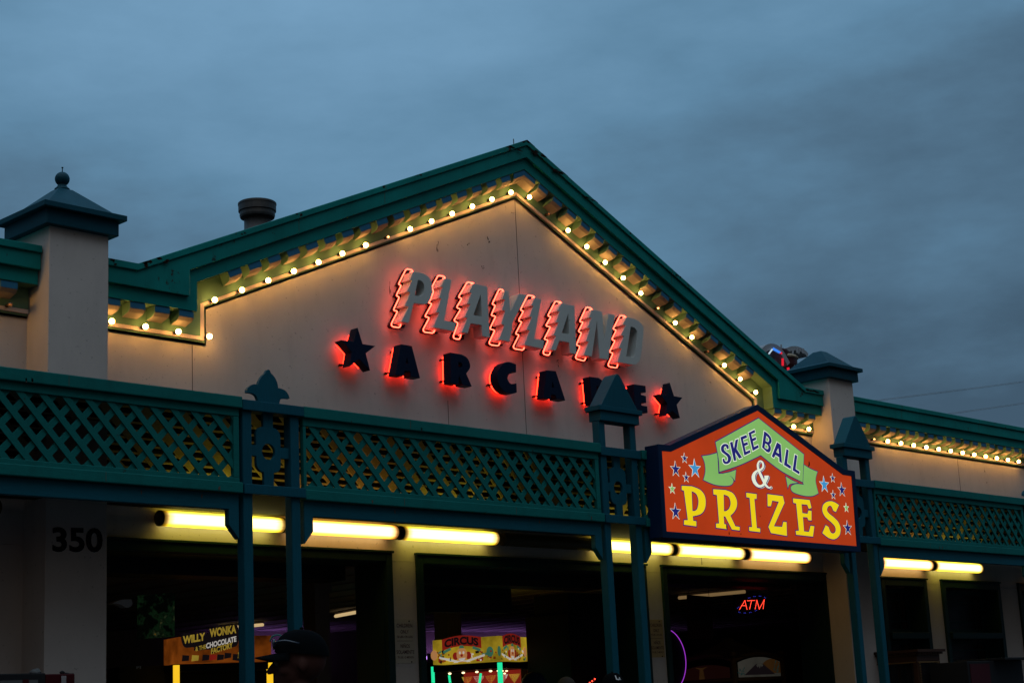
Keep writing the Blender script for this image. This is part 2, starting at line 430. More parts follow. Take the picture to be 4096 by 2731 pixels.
# stains and chipped spots with shapes of their own
st = MB(); rs = random.Random(3)
for px, py, h, wd in ((1750, 985, .10, .012), (1872, 978, .035, .022), (1954, 960, .05, .016), (1931, 1070, .035, .016), (2468, 1198, .03, .008), (3948, 1930, .03, .012), (3938, 1880, .05, .01), (3637, 1925, .03, .006), (1560, 1150, .16, .010), (1575, 1190, .12, .008), (2230, 1442, .03, .014), (2233, 1460, .05, .006), (2842, 1530, .03, .010), (1470, 900, .02, .01), (2050, 850, .02, .016)):
    p = at(px, py, YW)
    for k in range(5):
        dx, dz = rs.uniform(-wd, wd), rs.uniform(-h * .5, h * .5)
        a = rs.uniform(.15, .5)
        pl = [(p.x + dx + math.cos(t) * wd * a * rs.uniform(.6, 1.2), p.z + dz + math.sin(t) * h * a * .5 * rs.uniform(.6, 1.3)) for t in [i * PI / 4 for i in range(8)]]
        st.prism(pl, YW - .0012, YW + .002)
link('stain', st, M['seam'], bld)
# cornice courses between the two pillars
def course(name, A, B, yf, mats, wings=None, side=None, bevel=.006, yb=YW + .002):
    mb = MB(); mb.prism((A + B[::-1])[::-1], yf, yb, side=side)
    zt, zb = A[0][1], B[0][1]
    for a, b in ((XL, 6.50), (17.655, XR)):
        if side is None: mb.box(a, b, yf, yb, zb, zt)
        else: mb.prism([(a, zb), (b, zb), (b, zt), (a, zt)], yf, yb, side=side)
    return link(name, mb, mats, bld, bevel=bevel)
course('coping', c_top, c_cop, 11.072, M['tealr'], yb=YW + .36)
course('upper_fascia', mid(c_cop, c_cop, 0), c_uf, 11.092, [M['tealr']], yb=YW - .004)
course('lower_fascia', mid(c_uf, c_uf, 0), c_lf, 11.130, [M['teal'], M['sea']], side=1, yb=YW - .006)
course('frieze', c_lf, c_rt, 11.262, [M['sea']], yb=YW - .008)
course('lamp_strip', c_rt, c_rb, 11.264, [M['strip']], bevel=.002, yb=YW - .010)
course('trim_molding', c_rb, mid(c_rb, c_tb, .48), 11.278, [M['sea']], bevel=.004, yb=YW - .012)
course('lower_trim_molding', mid(c_rb, c_tb, .52), c_tb, 11.286, [M['sea']], bevel=.004, yb=YW - .014)
rst = MB(); rr_ = random.Random(21)
def rust(x, t, wd, ht, n=3):
    zb0 = 5.787 - abs(x - CX) * .4453 - t if abs(x - CX) < 4.68 else 3.703 - t
    for i in range(n):
        cx_, cz_ = x + rr_.uniform(-wd, wd), zb0 + rr_.uniform(-ht, ht) - (0 if abs(x - CX) > 4.68 else 0)
        pl_ = [(cx_ + math.cos(a_) * wd * rr_.uniform(.15, .55), cz_ + math.sin(a_) * ht * rr_.uniform(.3, .9)) for a_ in [k_ * PI / 5 for k_ in range(10)]]
        rst.prism([(a_, min(b_, zb0 + t - .002 - (abs(a_ - CX) - abs(x - CX)) * .4453 * (1 if abs(x - CX) < 4.68 else 0))) for a_, b_ in pl_], 11.0705, 11.075)
for x_, t_, w_, h_, n_ in ((CX, .030, .09, .022, 7), (CX - .22, .03, .10, .014, 5), (CX + .18, .03, .10, .018, 7), (CX + .5, .03, .12, .016, 5), (CX + .95, .03, .1, .012, 4), (9.02, .015, .03, .014, 3), (10.05, .012, .03, .014, 3), (10.5, .012, .05, .012, 3), (7.45, .03, .05, .022, 5), (7.6, .035, .05, .02, 4), (7.12, .03, .04, .02, 3), (16.85, .04, .12, .018, 6), (8.4, .03, .03, .012, 2), (14.4, .03, .04, .014, 3), (13.6, .03, .03, .012, 2)):
    rust(x_, t_, w_, h_, n_)
link('rust_patch', rst, M['rust'], bld)
cj = MB()
for x_ in (9.03, 10.06, 14.3, 18.9, 20.9):
    zt_ = 5.787 - abs(x_ - CX) * .4453 if abs(x_ - CX) < 4.68 else 3.703
    cj.box(x_, x_ + .004, 11.071, 11.08, zt_ - .062, zt_ - .004); cj.box(x_, x_ + .004, 11.091, 11.10, zt_ - .178, zt_ - .064)
link('panel_joint', cj, M['seam'], bld)
# brackets (modillions): built once, then placed along every course
def bracket_mesh():
    mb = MB(); W = .0725                                    # profile in (y, z): origin top front
    prof = [(0, 0), (0, -.054), (.028, -.082), (.122, -.107), (.122, 0)]
    n = len(prof)
    mb.add([(-W, y, z) for y, z in prof] + [(W, y, z) for y, z in prof], [])
    mb.f.append(list(range(n))[::-1]); mb.m.append(1)
    mb.f.append([i + n for i in range(n)]); mb.m.append(1)
    for i in range(n):
        j = (i + 1) % n; mb.f.append([i, j, j + n, i + n]); mb.m.append(0 if i == 0 else 2)
    return mb
proto = None
def bracket(x, z, ang=0):
    global proto
    if proto is None:
        proto = link('bracket', bracket_mesh(), [M['brblue'], M['sea'], M['cream']], None, bevel=.003)
        o = proto
    else:
        o = proto.copy(); COL.objects.link(o)
    o.parent = bld; o.location = Vector((x, 11.139, z)) - Vector(bld['_w']); o.rotation_euler.y = -ang
    return o
ZB = 3.400
for k in range(4): bracket(7.40 - .2345 + k * .2345, ZB); bracket(2 * CX - 7.40 + .2345 - k * .2345, ZB)
for k in range(27): bracket(17.80 + .2345 * k, ZB)
for k in range(14): bracket(6.262 - .2345 * k, ZB)
th = math.atan(SL)
for k in range(17):
    x = 11.752 - .2123 * k
    bracket(x, 5.478 - (CX - x) * SL, th); bracket(2 * CX - x, 5.478 - (CX - x) * SL, -th)
ap = MB()                                                    # the bent bracket under the apex
for sgn in (-1, 1):
    pr = bracket_mesh()
    for v in pr.v:
        u = (v[0] + .0725) / .145
        x = sgn * u * .158; z = v[2] * 1.05 - abs(x) * SL
        ap.v.append((CX + x, 11.139 + v[1], 5.476 + z))
    o = len(ap.v) - len(pr.v); ap.f += [[i + o for i in f] for f in pr.f]; ap.m += pr.m
link('apex_bracket', ap, [M['brblue'], M['sea'], M['cream']], bld, bevel=.002)
# pillars with pyramid caps
def pillar(x0, x1, finial):
    p = link('pillar', MB().box(x0, x1, YP, YP + .52, G0, 3.86), M['wall'], bld, bevel=.004)
    cx, cy = (x0 + x1) / 2, YP + .26
    c = MB()
    c.box(cx - .318, cx + .318, cy - .318, cy + .318, 3.845, 3.965)
    hw = .365
    c.box(cx - hw, cx + hw, cy - hw, cy + hw, 3.966, 4.012)
    t = .06; z0, z1 = 4.013, 4.243
    e = hw - .01
    q = [(-e, -e), (e, -e), (e, e), (-e, e)]; mid_ = [(a * .80, b * .80) for a, b in q]
    c.add([(cx + a, cy + b, z0) for a, b in q] + [(cx + a, cy + b, z0 + .028) for a, b in mid_] + [(cx + (t if a > 0 else -t), cy + (t if b > 0 else -t), z1) for a, b in q],
          [(3, 2, 1, 0)] + [(i, (i + 1) % 4, 4 + (i + 1) % 4, 4 + i) for i in range(4)] + [(4 + i, 4 + (i + 1) % 4, 8 + (i + 1) % 4, 8 + i) for i in range(4)] + [(8, 9, 10, 11)])
    link('pillar_cap', c, M['capblue'], p, bevel=.005)
    if finial:
        f = MB().lathe([(.060, 4.243), (.060, 4.255), (.045, 4.268), (.034, 4.285), (.034, 4.300), (.040, 4.303)], (cx, cy, 0), 20)
        f.ball((cx, cy, 4.338), .058, 24, 16)
        f.lathe([(.004, 4.394), (.004, 4.43)], (cx, cy, 0), 8); f.lathe([(.008, 4.430), (.008, 4.437)], (cx, cy, 0), 8)
        link('ball_finial', f, M['capblue'], p, smooth=True)
    return p
P1 = pillar(6.509, 7.030, True); pillar(17.112, 17.640, False)
pn = crop(0, 1950, 1.809, YP)
q = pn([(375, 283), (741, 292), (741, 468), (378, 464)])
mbt = text_mb('350', quadmap(*[(p.x, YP - .004, p.z) for p in q]), bold=.03)
link('house_number', mbt, M['inkdark'], P1)
# door frames, deep reveals, shutter housings, interior
fr = []
def opening(x0, x1, zt, zb=G0):
    f = MB(); t = .075
    f.box(x0, x0 + t, YW - .03, YW + .02, zb, zt); f.box(x1 - t, x1, YW - .03, YW + .02, zb, zt); f.box(x0 + t + .002, x1 - t - .002, YW - .03, YW + .02, zt - t, zt)
    f.box(x0 - .012, x1 + .012, YW - .045, YW - .002, zt + .001, zt + .022)
    f.box(x1 - t - .006, x1 - .012, YW + .022, YW + .40, zb, zt - .03); f.box(x0 + .012, x0 + t + .006, YW + .022, YW + .40, zb, zt - .03)
    f.box(x0 + .09, x1 - .09, YW + .022, YW + .40, zt - .080, zt - .068)
    return link('door_frame', f, M['darkgreen'], bld, bevel=.003)
opening(7.08, 10.175, 1.505); opening(10.478, 13.755, 1.500); opening(14.022, 17.165, 1.500)
h = MB()
for a, b in ((7.3, 10.0), (10.6, 13.6), (14.15, 17.0)):
    h.box(a, b, YW + .42, YW + .74, 1.38 if a > 14 else 1.30, 1.53)
link('shutter_housing', h, M['black'], bld)
link('interior_floor', MB().box(XL + .3, XR - .3, YW + .4, YB, G0, G0 + .02), M['conc'], bld)
cl = MB().box(XL + .3, XR - .3, YW + .31, YB, 1.56, 1.62)
for k in range(40): cl.box(3.2 + k * .6, 3.22 + k * .6, YW + .31, YB, 1.545, 1.559)
link('ceiling', cl, M['ceil'], bld)
link('interior_wall', MB().box(XL + .3, XR - .3, YB - .25, YB - .02, G0, 1.555), M['inwall'], bld)
rf = MB()
rf.box(XL, XR, YW + .37, YB + .3, 3.20, 3.39)
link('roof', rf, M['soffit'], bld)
# windows of the right wing
def window(x0, x1):
    f = MB(); t = .085
    f.box(x0, x0 + t, YW - .03, YW + .02, -.60, 1.49); f.box(x1 - t, x1, YW - .03, YW + .02, -.60, 1.49); f.box(x0 + t + .002, x1 - t - .002, YW - .03, YW + .02, 1.405, 1.49)
    f.box(x0 - .012, x1 + .012, YW - .045, YW - .002, 1.491, 1.512)
    f.box(x1 - t - .006, x1 - .014, YW + .022, YW + .26, -.6, 1.46); f.box(x0 + .014, x0 + t + .006, YW + .022, YW + .26, -.6, 1.46)
    wf = link('window', f, M['darkgreen'], bld, bevel=.003)
    ys = YW + .20; xa, xb = x0 + t + .02, x1 - t - .02
    s = MB()
    for z0, z1 in ((.83, 1.40), (-.45, .74)):
        s.box(xa, xa + .06, ys, ys + .035, z0, z1); s.box(xb - .06, xb, ys, ys + .035, z0, z1)
        s.box(xa + .062, xb - .062, ys, ys + .035, z0, z0 + .055); s.box(xa + .062, xb - .062, ys, ys + .035, z1 - .055, z1)
        s.box(xb - .24, xb - .222, ys + .006, ys + .03, z0 + .057, z1 - .057)
        for zz in ((.97, 1.235) if z0 > 0 else (.60,)):
            s.box(xa + .062, xb - .242, ys + .006, ys + .03, zz, zz + .02); s.box(xb - .22, xb - .062, ys + .006, ys + .03, zz, zz + .02)
    link('sash', s, M['darkgreen'], wf, bevel=.002)
    link('sill', MB().box(x0 + t + .008, x1 - t - .008, YW - .06, YW + .25, .745, .825), M['darkgreen'], wf, bevel=.004)
    link('pane', MB().box(xa + .03, xb - .03, ys + .014, ys + .018, .86, 1.37).box(xa + .03, xb - .03, ys + .014, ys + .018, -.42, .71), M['glass'], wf)
    return wf
window(18.33, 19.42); window(19.80, 21.35); window(21.88, 23.33)
tag(link('paper_sheet', MB().prism([(20.0, .52), (20.75, .52), (20.72, 1.16), (20.0, 1.06)], 11.60, 11.604), M['greyposter']), 'grey paper sheet taped inside the middle window with a slanting top edge', 'paper')
tag(link('paper_sheet', MB().prism([(18.42, .84), (18.72, .84), (18.66, 1.02), (18.42, 1.03)], 11.60, 11.604), M['greyposter']), 'small grey paper inside the window behind the right-hand posts', 'paper')
tag(link('lit_picture', MB().prism([(18.44, .36), (18.98, .36), (18.98, .64), (18.44, .64)], 11.62, 11.63), M['m_sunset']), 'amber lit picture glowing low in the window above the fortune cabinet', 'picture')

# ------------------------------------------------------------------ marquee bulbs
def make_bulb(kind):
    t = thing('marquee_bulb', '', 'light bulb', (0, 0, 0), 'round bulbs along the cornice')
    s = MB().lathe([(.015, .020), (.015, .046), (.013, .056)], (0, 0, 0), 12, axis='y')
    s.v = [(x, y, z) for x, y, z in s.v]
    link('socket', s, M['socket'], t, smooth=True)
    if kind == 'lit':
        link('globe', MB().ball((0, 0, 0), .0222, 20, 12), M['bulb'], t, smooth=True)
    else:
        g = link('globe', MB().ball((0, 0, 0), .0205, 14, 10), M['bulbglass'], t, smooth=True)
        link('filament', MB().ball((0, 0, 0), .0095, 10, 8, sc=(1.2, 1, .7)), M['filament'] if kind == 'dim' else M['filamentlow'], g, smooth=True)
    return t
protos = {}
def bulb(kind, x, z, label, y=11.196):
    x *= 1.0060; z *= 1.0060
    if kind not in protos:
        t = make_bulb(kind); protos[kind] = t; t.location = (x, y, z); t['label'] = label
    else: t = dup(protos[kind], (x, y, z), label)
    if kind != 'lit': t['group'] = 'burnt-out and dim bulbs along the cornice'
    return t
XB = [7.152, 7.466, 7.781, 8.090]
for i, x in enumerate(XB):
    bulb('lit', x, 3.208, 'lit bulb, %s to the right of the ball-topped pillar on the level strip' % ORD[i])
for i in range(4):
    bulb('lit', 2 * CX - XB[3] - .125 + .315 * i - 0.0, 3.212, 'lit bulb at the foot of the right slope, %s towards the right pillar' % ORD[i])
for i in range(14):
    x = 8.147 + .2825 * i; z = 3.529 + .1279 * i
    k = 'dim' if i == 7 else 'lit'
    lab = 'small dim bulb half way up the left gable slope' if k == 'dim' else 'lit bulb on the left gable slope, %s up from the lower corner' % ORD[i]
    bulb(k, x, z, lab)
for i in range(14):
    x = 12.091 + .2838 * i; z = 5.194 - .1265 * i
    k = {1: 'off', 7: 'dim', 10: 'off'}.get(i, 'lit')
    lab = {1: 'dead clear bulb near the top of the right gable slope', 7: 'dim bulb half way down the right gable slope', 10: 'dead clear bulb low on the right gable slope'}.get(i) or 'lit bulb on the right gable slope, %s down from the peak' % ORD[i]
    bulb(k, x, z, lab)
for i in range(14):
    x = 17.94 + .3142 * i
    if i == 0: bulb('lit', x, 3.211, 'lit bulb hidden behind the pointed post cap, beside the right pillar'); continue
    bulb('dim' if i == 1 else 'lit', x, 3.211, 'dim bulb at the start of the right wing cornice beside the pointed post cap' if i == 1 else 'lit bulb along the right wing cornice, %s right of the dim one' % ORD[i - 2])
bulb('off', 6.268, 3.215, 'dead clear bulb left of the ball-topped pillar')
for i in range(5): bulb('lit', 5.953 - .315 * i, 3.211, 'lit bulb on the left wing, %s left of the dead one' % ORD[i])

# ------------------------------------------------------------------ channel letters with lightning bolts and neon
YL = 11.130
cA = crop(1500, 1040, 3.92, YL); cB = crop(2050, 1140, 3.92, YL)
LET = [
 ('P', cA, [(600,182),(700,194),(770,215),(840,262),(885,345),(900,440),(892,540),(862,630),(812,685),(730,692),(610,675),(530,990),(413,962),(527,735),(468,718),(553,507),(500,495),(582,322),(545,312)], {0,1,9,10,11,12,13,14,15,16,17,18},
  [(675,312),(722,325),(762,370),(778,440),(765,515),(735,558),(690,568),(625,553)], {0,6,7},
  [(590,180),(580,155),(500,140),(475,165),(365,385),(415,395),(330,560),(385,580),(285,790),(358,800),(250,1010),(275,1045),(388,1060),(408,1000)]),
 ('L', cA, [(1098,288),(1203,305),(1090,945),(1270,985),(1245,1118),(912,1055),(1008,828),(960,818),(1042,605),(1000,595),(1065,425),(1030,415)], None, None, None,
  [(1100,280),(1085,258),(995,240),(975,268),(890,430),(920,490),(862,640),(832,670),(895,680),(780,888),(855,900),(750,1095),(775,1130),(915,1145),(940,1095)]),
 ('A', cA, [(1545,370),(1758,412),(1800,1215),(1685,1192),(1672,1020),(1500,990),(1455,1148),(1362,1133),(1452,905),(1405,895),(1497,692),(1450,683),(1515,512),(1475,503)], None, [(1660,535),(1680,890),(1545,860)], {0,1,2},
  [(1545,362),(1455,345),(1435,365),(1305,585),(1365,600),(1275,745),(1345,770),(1235,950),(1305,985),(1225,1200),(1245,1232),(1325,1245),(1350,1165)]),
 ('Y', cA, [(2040,482),(2088,488),(2125,805),(2260,525),(2385,550),(2165,960),(2115,1280),(1945,1250),(2030,1020),(1980,1005),(2040,797),(1990,785),(2040,622),(2000,612)], None, None, None,
  [(2012,490),(2000,465),(1955,455),(1935,480),(1835,695),(1890,708),(1820,870),(1895,880),(1798,1080),(1880,1100),(1785,1300),(1815,1330),(1938,1345),(1965,1280)]),
 ('L', cB, [(355,200),(450,218),(345,840),(500,870),(475,998),(180,938),(272,712),(222,702),(305,505),(262,495),(328,330),(295,320)], None, None, None,
  [(345,190),(325,172),(250,158),(235,170),(120,395),(175,405),(90,560),(148,575),(45,765),(105,780),(8,970),(35,1000),(168,1020),(190,965)]),
 ('A', cB, [(775,282),(972,322),(1003,1082),(905,1065),(890,900),(735,872),(680,1028),(600,1012),(685,795),(640,785),(725,592),(680,582),(740,415),(700,405)], None, [(878,442),(892,772),(775,750)], {0,1,2},
  [(765,275),(745,265),(678,252),(660,275),(550,485),(605,495),(520,640),(598,655),(495,850),(562,862),(478,1060),(500,1090),(575,1100),(598,1035)]),
 ('N', cB, [(1250,385),(1405,415),(1440,870),(1505,447),(1605,465),(1500,1170),(1368,1150),(1325,560),(1245,1120),(1115,1098),(1198,888),(1150,878),(1220,680),(1175,670),(1238,515),(1198,508)], None, None, None,
  [(1248,378),(1225,360),(1165,345),(1148,365),(1050,575),(1110,578),(1030,730),(1085,745),(1000,940),(1062,958),(985,1135),(1010,1160),(1128,1190),(1150,1130)]),
 ('D', cB, [(1790,505),(1890,522),(1975,560),(2035,630),(2055,720),(2035,930),(2010,1130),(1985,1200),(1940,1242),(1880,1248),(1645,1205),(1712,995),(1668,985),(1748,798),(1700,788),(1772,630),(1730,622)], {0,1,9,10,11,12,13,14,15,16},
  [(1855,650),(1905,665),(1945,710),(1955,780),(1920,1070),(1890,1125),(1845,1130),(1785,1115)], {0,6,7},
  [(1775,500),(1760,487),(1700,475),(1680,490),(1575,690),(1630,705),(1555,855),(1610,870),(1520,1050),(1578,1068),(1495,1250),(1520,1280),(1638,1298),(1655,1215)]),
]
seq = ['first', '', '', '', '', '', '', '']
LAB = ['grey letter P with a neon-edged lightning bolt, opening the upper word on the gable',
 'grey letter L with red neon bolt, next to the leading P', 'grey letter A with red neon bolt, between the first L and the Y',
 'grey letter Y with red neon bolt, between A and L on the gable', 'grey letter L with red neon bolt, just right of the Y',
 'grey letter A with red neon bolt, between the second L and the N', 'grey letter N with red neon bolt, left of the closing D',
 'grey letter D with red neon bolt, closing the upper word on the gable']
for (ch, cf, poly, cor, hole, hc, neon), lab in zip(LET, LAB):
    pts = xz(cf(poly)); hs = [xz(cf(hole))] if hole else []
    if cor is not None: pts = curvy(pts, cor)
    if hole and len(hole) > 3: hs = [curvy(hs[0], hc)]
    cx = sum(p[0] for p in pts) / len(pts); zb = min(p[1] for p in pts)
    t = thing('sign_letter', lab, 'letter', (cx, YW, zb), 'tall grey neon letters on the gable')
    link('letter_body', MB().prism(pts, YL, 11.252, hs), M['lettergrey'], t, bevel=.0025)
    nz = [(p.x, p.z) for p in cf(neon, 11.205)]
    npath = round_path([(x, 11.205, z) for x, z in nz], .022)
    npath = [npath[0] + Vector((0.004, .04, 0))] + npath + [npath[-1] + Vector((0.004, .04, 0))]
    nb = MB().tube(npath, .0054, 8)
    link('neon_tube', nb, M['neon'], t, smooth=True)
    zig = nz[1:-1]
    pl = [(p.x - .004, p.z - .004) for p in cf(neon, 11.248)][1:-1]; back = [(pl[-1][0] + .09, pl[-1][1] + .02), (pl[0][0] + .07, pl[0][1] - .05)]
    link('back_plate', MB().prism(pl + back, 11.276, YW), M['plate'], t)
# lower word: navy halo-lit letters and stars
YA = 11.135
cC = crop(1300, 1280, 3.36, YA); cE = crop(2000, 1380, 2.94, YA); cS = crop(0, 0, 1, YA)
AR = [
 ('star', cC, [(440,100),(507,320),(680,347),(550,445),(608,678),(460,525),(330,622),(362,430),(220,268),(385,290)], None, [], 'navy five-pointed star left of the lower word on the gable'),
 ('A', cC, [(1022,323),(1168,347),(1280,778),(1155,758),(1148,690),(1070,683),(1062,750),(945,735)], None, [[(1103,500),(1120,585),(1088,580)]], 'navy letter A right of the star, under the gap between the upper P and L'),
 ('R', cC, [(1685,435),(1835,462),(1905,500),(1945,570),(1950,640),(1900,718),(1975,892),(1850,872),(1800,738),(1798,862),(1692,845)], {0,1,5,6,7,8,9,10}, [[(1795,560),(1832,572),(1848,605),(1836,636),(1795,635)]], 'navy letter R between the first A and the C in the lower word'),
 ('C', cS, [(2034,1447),(2064.6,1456.5),(2065.3,1489),(2050,1486),(2037,1497),(2031,1511),(2034,1523),(2046,1535),(2066.3,1532),(2068,1569),(2048,1574),(2020,1566),(1999,1543),(1989,1511),(1993,1482),(2009,1457)], {1,2,8,9}, [], 'navy letter C in the middle of the lower word, left of the wall joint'),
 ('A', cE, [(548,295),(658,305),(770,650),(667,632),(650,587),(603,580),(600,632),(513,620)], None, [[(618,425),(638,500),(610,498)]], 'navy letter A between the C and the pointed post cap'),
 ('D', cE, [(1055,370),(1160,385),(1215,425),(1245,490),(1252,560),(1235,630),(1190,685),(1150,708),(1085,700)], {0,1,7,8}, [[(1137,480),(1165,495),(1180,545),(1170,590),(1145,608)]], 'navy letter D half hidden by the pointed post cap'),
 ('E', cE, [(1572,458),(1713,478),(1717,556),(1658,548),(1660,583),(1718,598),(1721,680),(1664,670),(1666,708),(1733,718),(1737,798),(1590,772)], None, [], 'navy letter E right of the pointed post cap'),
 ('star', cE, [(1998,440),(2048,598),(2148,615),(2080,700),(2118,858),(2025,770),(1948,828),(1970,690),(1880,575),(1965,592)], None, [], 'navy five-pointed star right of the lower word, above the sign box'),
]
for ch, cf, poly, cor, holes, lab in AR:
    pts = xz(cf(poly)); hs = [xz(cf(h_)) for h_ in holes]
    if cor is not None: pts = curvy(pts, cor)
    hs = [curvy(h_, {0, len(h_) - 1}) if len(h_) > 3 else h_ for h_ in hs]
    cx = sum(p[0] for p in pts) / len(pts); zb = min(p[1] for p in pts)
    t = thing('sign_star' if ch == 'star' else 'sign_letter', lab, 'star' if ch == 'star' else 'letter', (cx, YW, zb), 'navy halo-lit letters and stars on the gable')
    link('star_body' if ch == 'star' else 'letter_body', MB().prism(pts, YA, 11.235, hs), M['navy'], t, bevel=.003)
    ins = offset(pts, -.02)
    link('halo_tube', MB().tube([(x, 11.262, z) for x, z in ins], .0065, 6, closed=True), M['halo'], t, smooth=True)
    spots = [min(pts, key=lambda p: p[0] + p[1])]
    if ch != 'star': spots.append(min([q for q in pts if q[1] > zb + .1], key=lambda p: p[0] + .02 * p[1]))
    for i_, (x, z) in enumerate(spots):
        z -= .085 * i_
        link('mounting_clip', MB().box(x + .006, x + .020, 11.236, YW, z + .030, z + .044).box(x - .002, x + .026, 11.270, 11.279, z + .027, z + .048), M['black'], t)

# ------------------------------------------------------------------ canopy: posts, lattice, beams
YF = 10.10
def dz(x): return -.0035 * (x - 7)
def tower(x0, x1, kind, lab):
    d = dz((x0 + x1) / 2); w = .086
    t = thing('canopy_post', lab, 'post', ((x0 + x1) / 2, YF + .045, G0), 'paired blue posts of the canopy')
    zt = 2.379 if kind == 'fleur' else 2.700
    for a in (x0, x1 - w):
        link('post', MB().box(a, a + w, YF, YF + .088, G0, zt + d), M['blue'], t, bevel=.008)
    link('upper_rail', MB().box(x0 - .016, x1 + .030, YF - .030, YF + .10, 2.381 + d, 2.460 + d) if kind == 'fleur' else MB().box(x0 - .016, x1 + .030, YF - .022, YF - .001, 2.372 + d, 2.455 + d), M['blue'], t, bevel=.005)
    link('lower_rail', MB().box(x0 - .010, x1 + .034, YF - .030, YF - .001, 1.742 + d, 1.818 + d), M['blue'], t, bevel=.005)
    # pierced capsule board between the posts
    cx = (x0 + x1) / 2 - .012; zc = 2.085 + d; hw = .117; cap = []
    top_, bot = 2.275 + d, 1.925 + d; r = .066; nk = .047
    za, zb_ = 2.382 + d, 1.815 + d; arm = .042; ax0, ax1 = x0 + w + .002, x1 - w - .002
    def arc(c0, c1, a0, a1, rad, n=6): return [(c0 + rad * math.cos(a0 + (a1 - a0) * i / n), c1 + rad * math.sin(a0 + (a1 - a0) * i / n)) for i in range(n + 1)]
    poly = [(cx - nk, za), (cx - nk, top_)] + arc(cx - hw + r, top_ - r, PI / 2, PI, r) + [(cx - hw, zc + arm), (ax0, zc + arm), (ax0, zc - arm), (cx - hw, zc - arm)]
    poly += arc(cx - hw + r, bot + r, PI, 1.5 * PI, r) + [(cx - nk, bot), (cx - nk, zb_), (cx + nk, zb_), (cx + nk, bot)] + arc(cx + hw - r, bot + r, 1.5 * PI, 2 * PI, r)
    poly += [(cx + hw, zc - arm), (ax1, zc - arm), (ax1, zc + arm), (cx + hw, zc + arm)] + arc(cx + hw - r, top_ - r, 0, PI / 2, r) + [(cx + nk, top_), (cx + nk, za)]
    pp = []
    for p in poly:
        if not pp or (abs(p[0] - pp[-1][0]) + abs(p[1] - pp[-1][1])) > 1e-5: pp.append(p)
    hole = [(cx + .062 * math.cos(i * PI / 12), zc + .062 * math.sin(i * PI / 12)) for i in range(24)]
    link('pierced_panel', MB().prism(pp, YF + .022, YF + .05, [hole]), M['blue'], t, bevel=.003)
    if kind == 'fleur':
        cf = crop(0, 1400, 1.809, YF + .03)
        f0 = [(1862,368),(1850,335),(1825,315),(1780,308),(1785,280),(1810,255),(1840,247),(1862,252),(1870,225),(1890,190),(1915,165),(1925,148),(1937,142),(1948,150),(1955,168),(1980,195),(2000,235),(2007,275),(2030,280),(2060,295),(2082,325),(2090,352),(2050,350),(2025,358),(2015,388)]
        p0 = curvy(xz(cf(f0)), {0, 3, 7, 17, 21, 24}); sh = (x0 + x1) / 2 - 7.9115
        p0 = [(a + sh, max(b + d - dz(7.91), 2.455 + d)) for a, b in p0]
        link('leaf_finial', MB().prism(p0, YF + .02, YF + .05), M['blue'], t, bevel=.003)
    else:
        c = MB(); cc = (x0 + x1) / 2 + .008
        c.box(cc - .275, cc + .288, YF - .030, YF + .118, 2.701 + d, 2.794 + d)
        c.box(cc - .308, cc + .318, YF - .052, YF + .140, 2.795 + d, 2.842 + d)
        c.prism([(cc - .262, 2.843 + d), (cc + .272, 2.843 + d), (cc + .030, 3.160 + d), (cc - .002, 3.172 + d), (cc - .022, 3.160 + d)], YF - .034, YF + .122)
        link('pointed_cap', c, M['blue'], t, bevel=.004)
    return t
tower(7.640, 8.184, 'fleur', 'blue post pair topped by a leaf-shaped finial, left of the gable lettering')
tower(11.765, 12.297, 'pyr', 'blue post pair with a pointed cap, in front of the letter D')
tower(15.872, 16.415, 'pyr', 'blue post pair with a pointed cap, right of the orange sign box')
tower(19.995, 20.54, 'fleur', 'blue post pair with a leaf finial at the right edge of the view')
tower(3.51, 4.055, 'fleur', 'blue post pair with a leaf finial beyond the left edge')
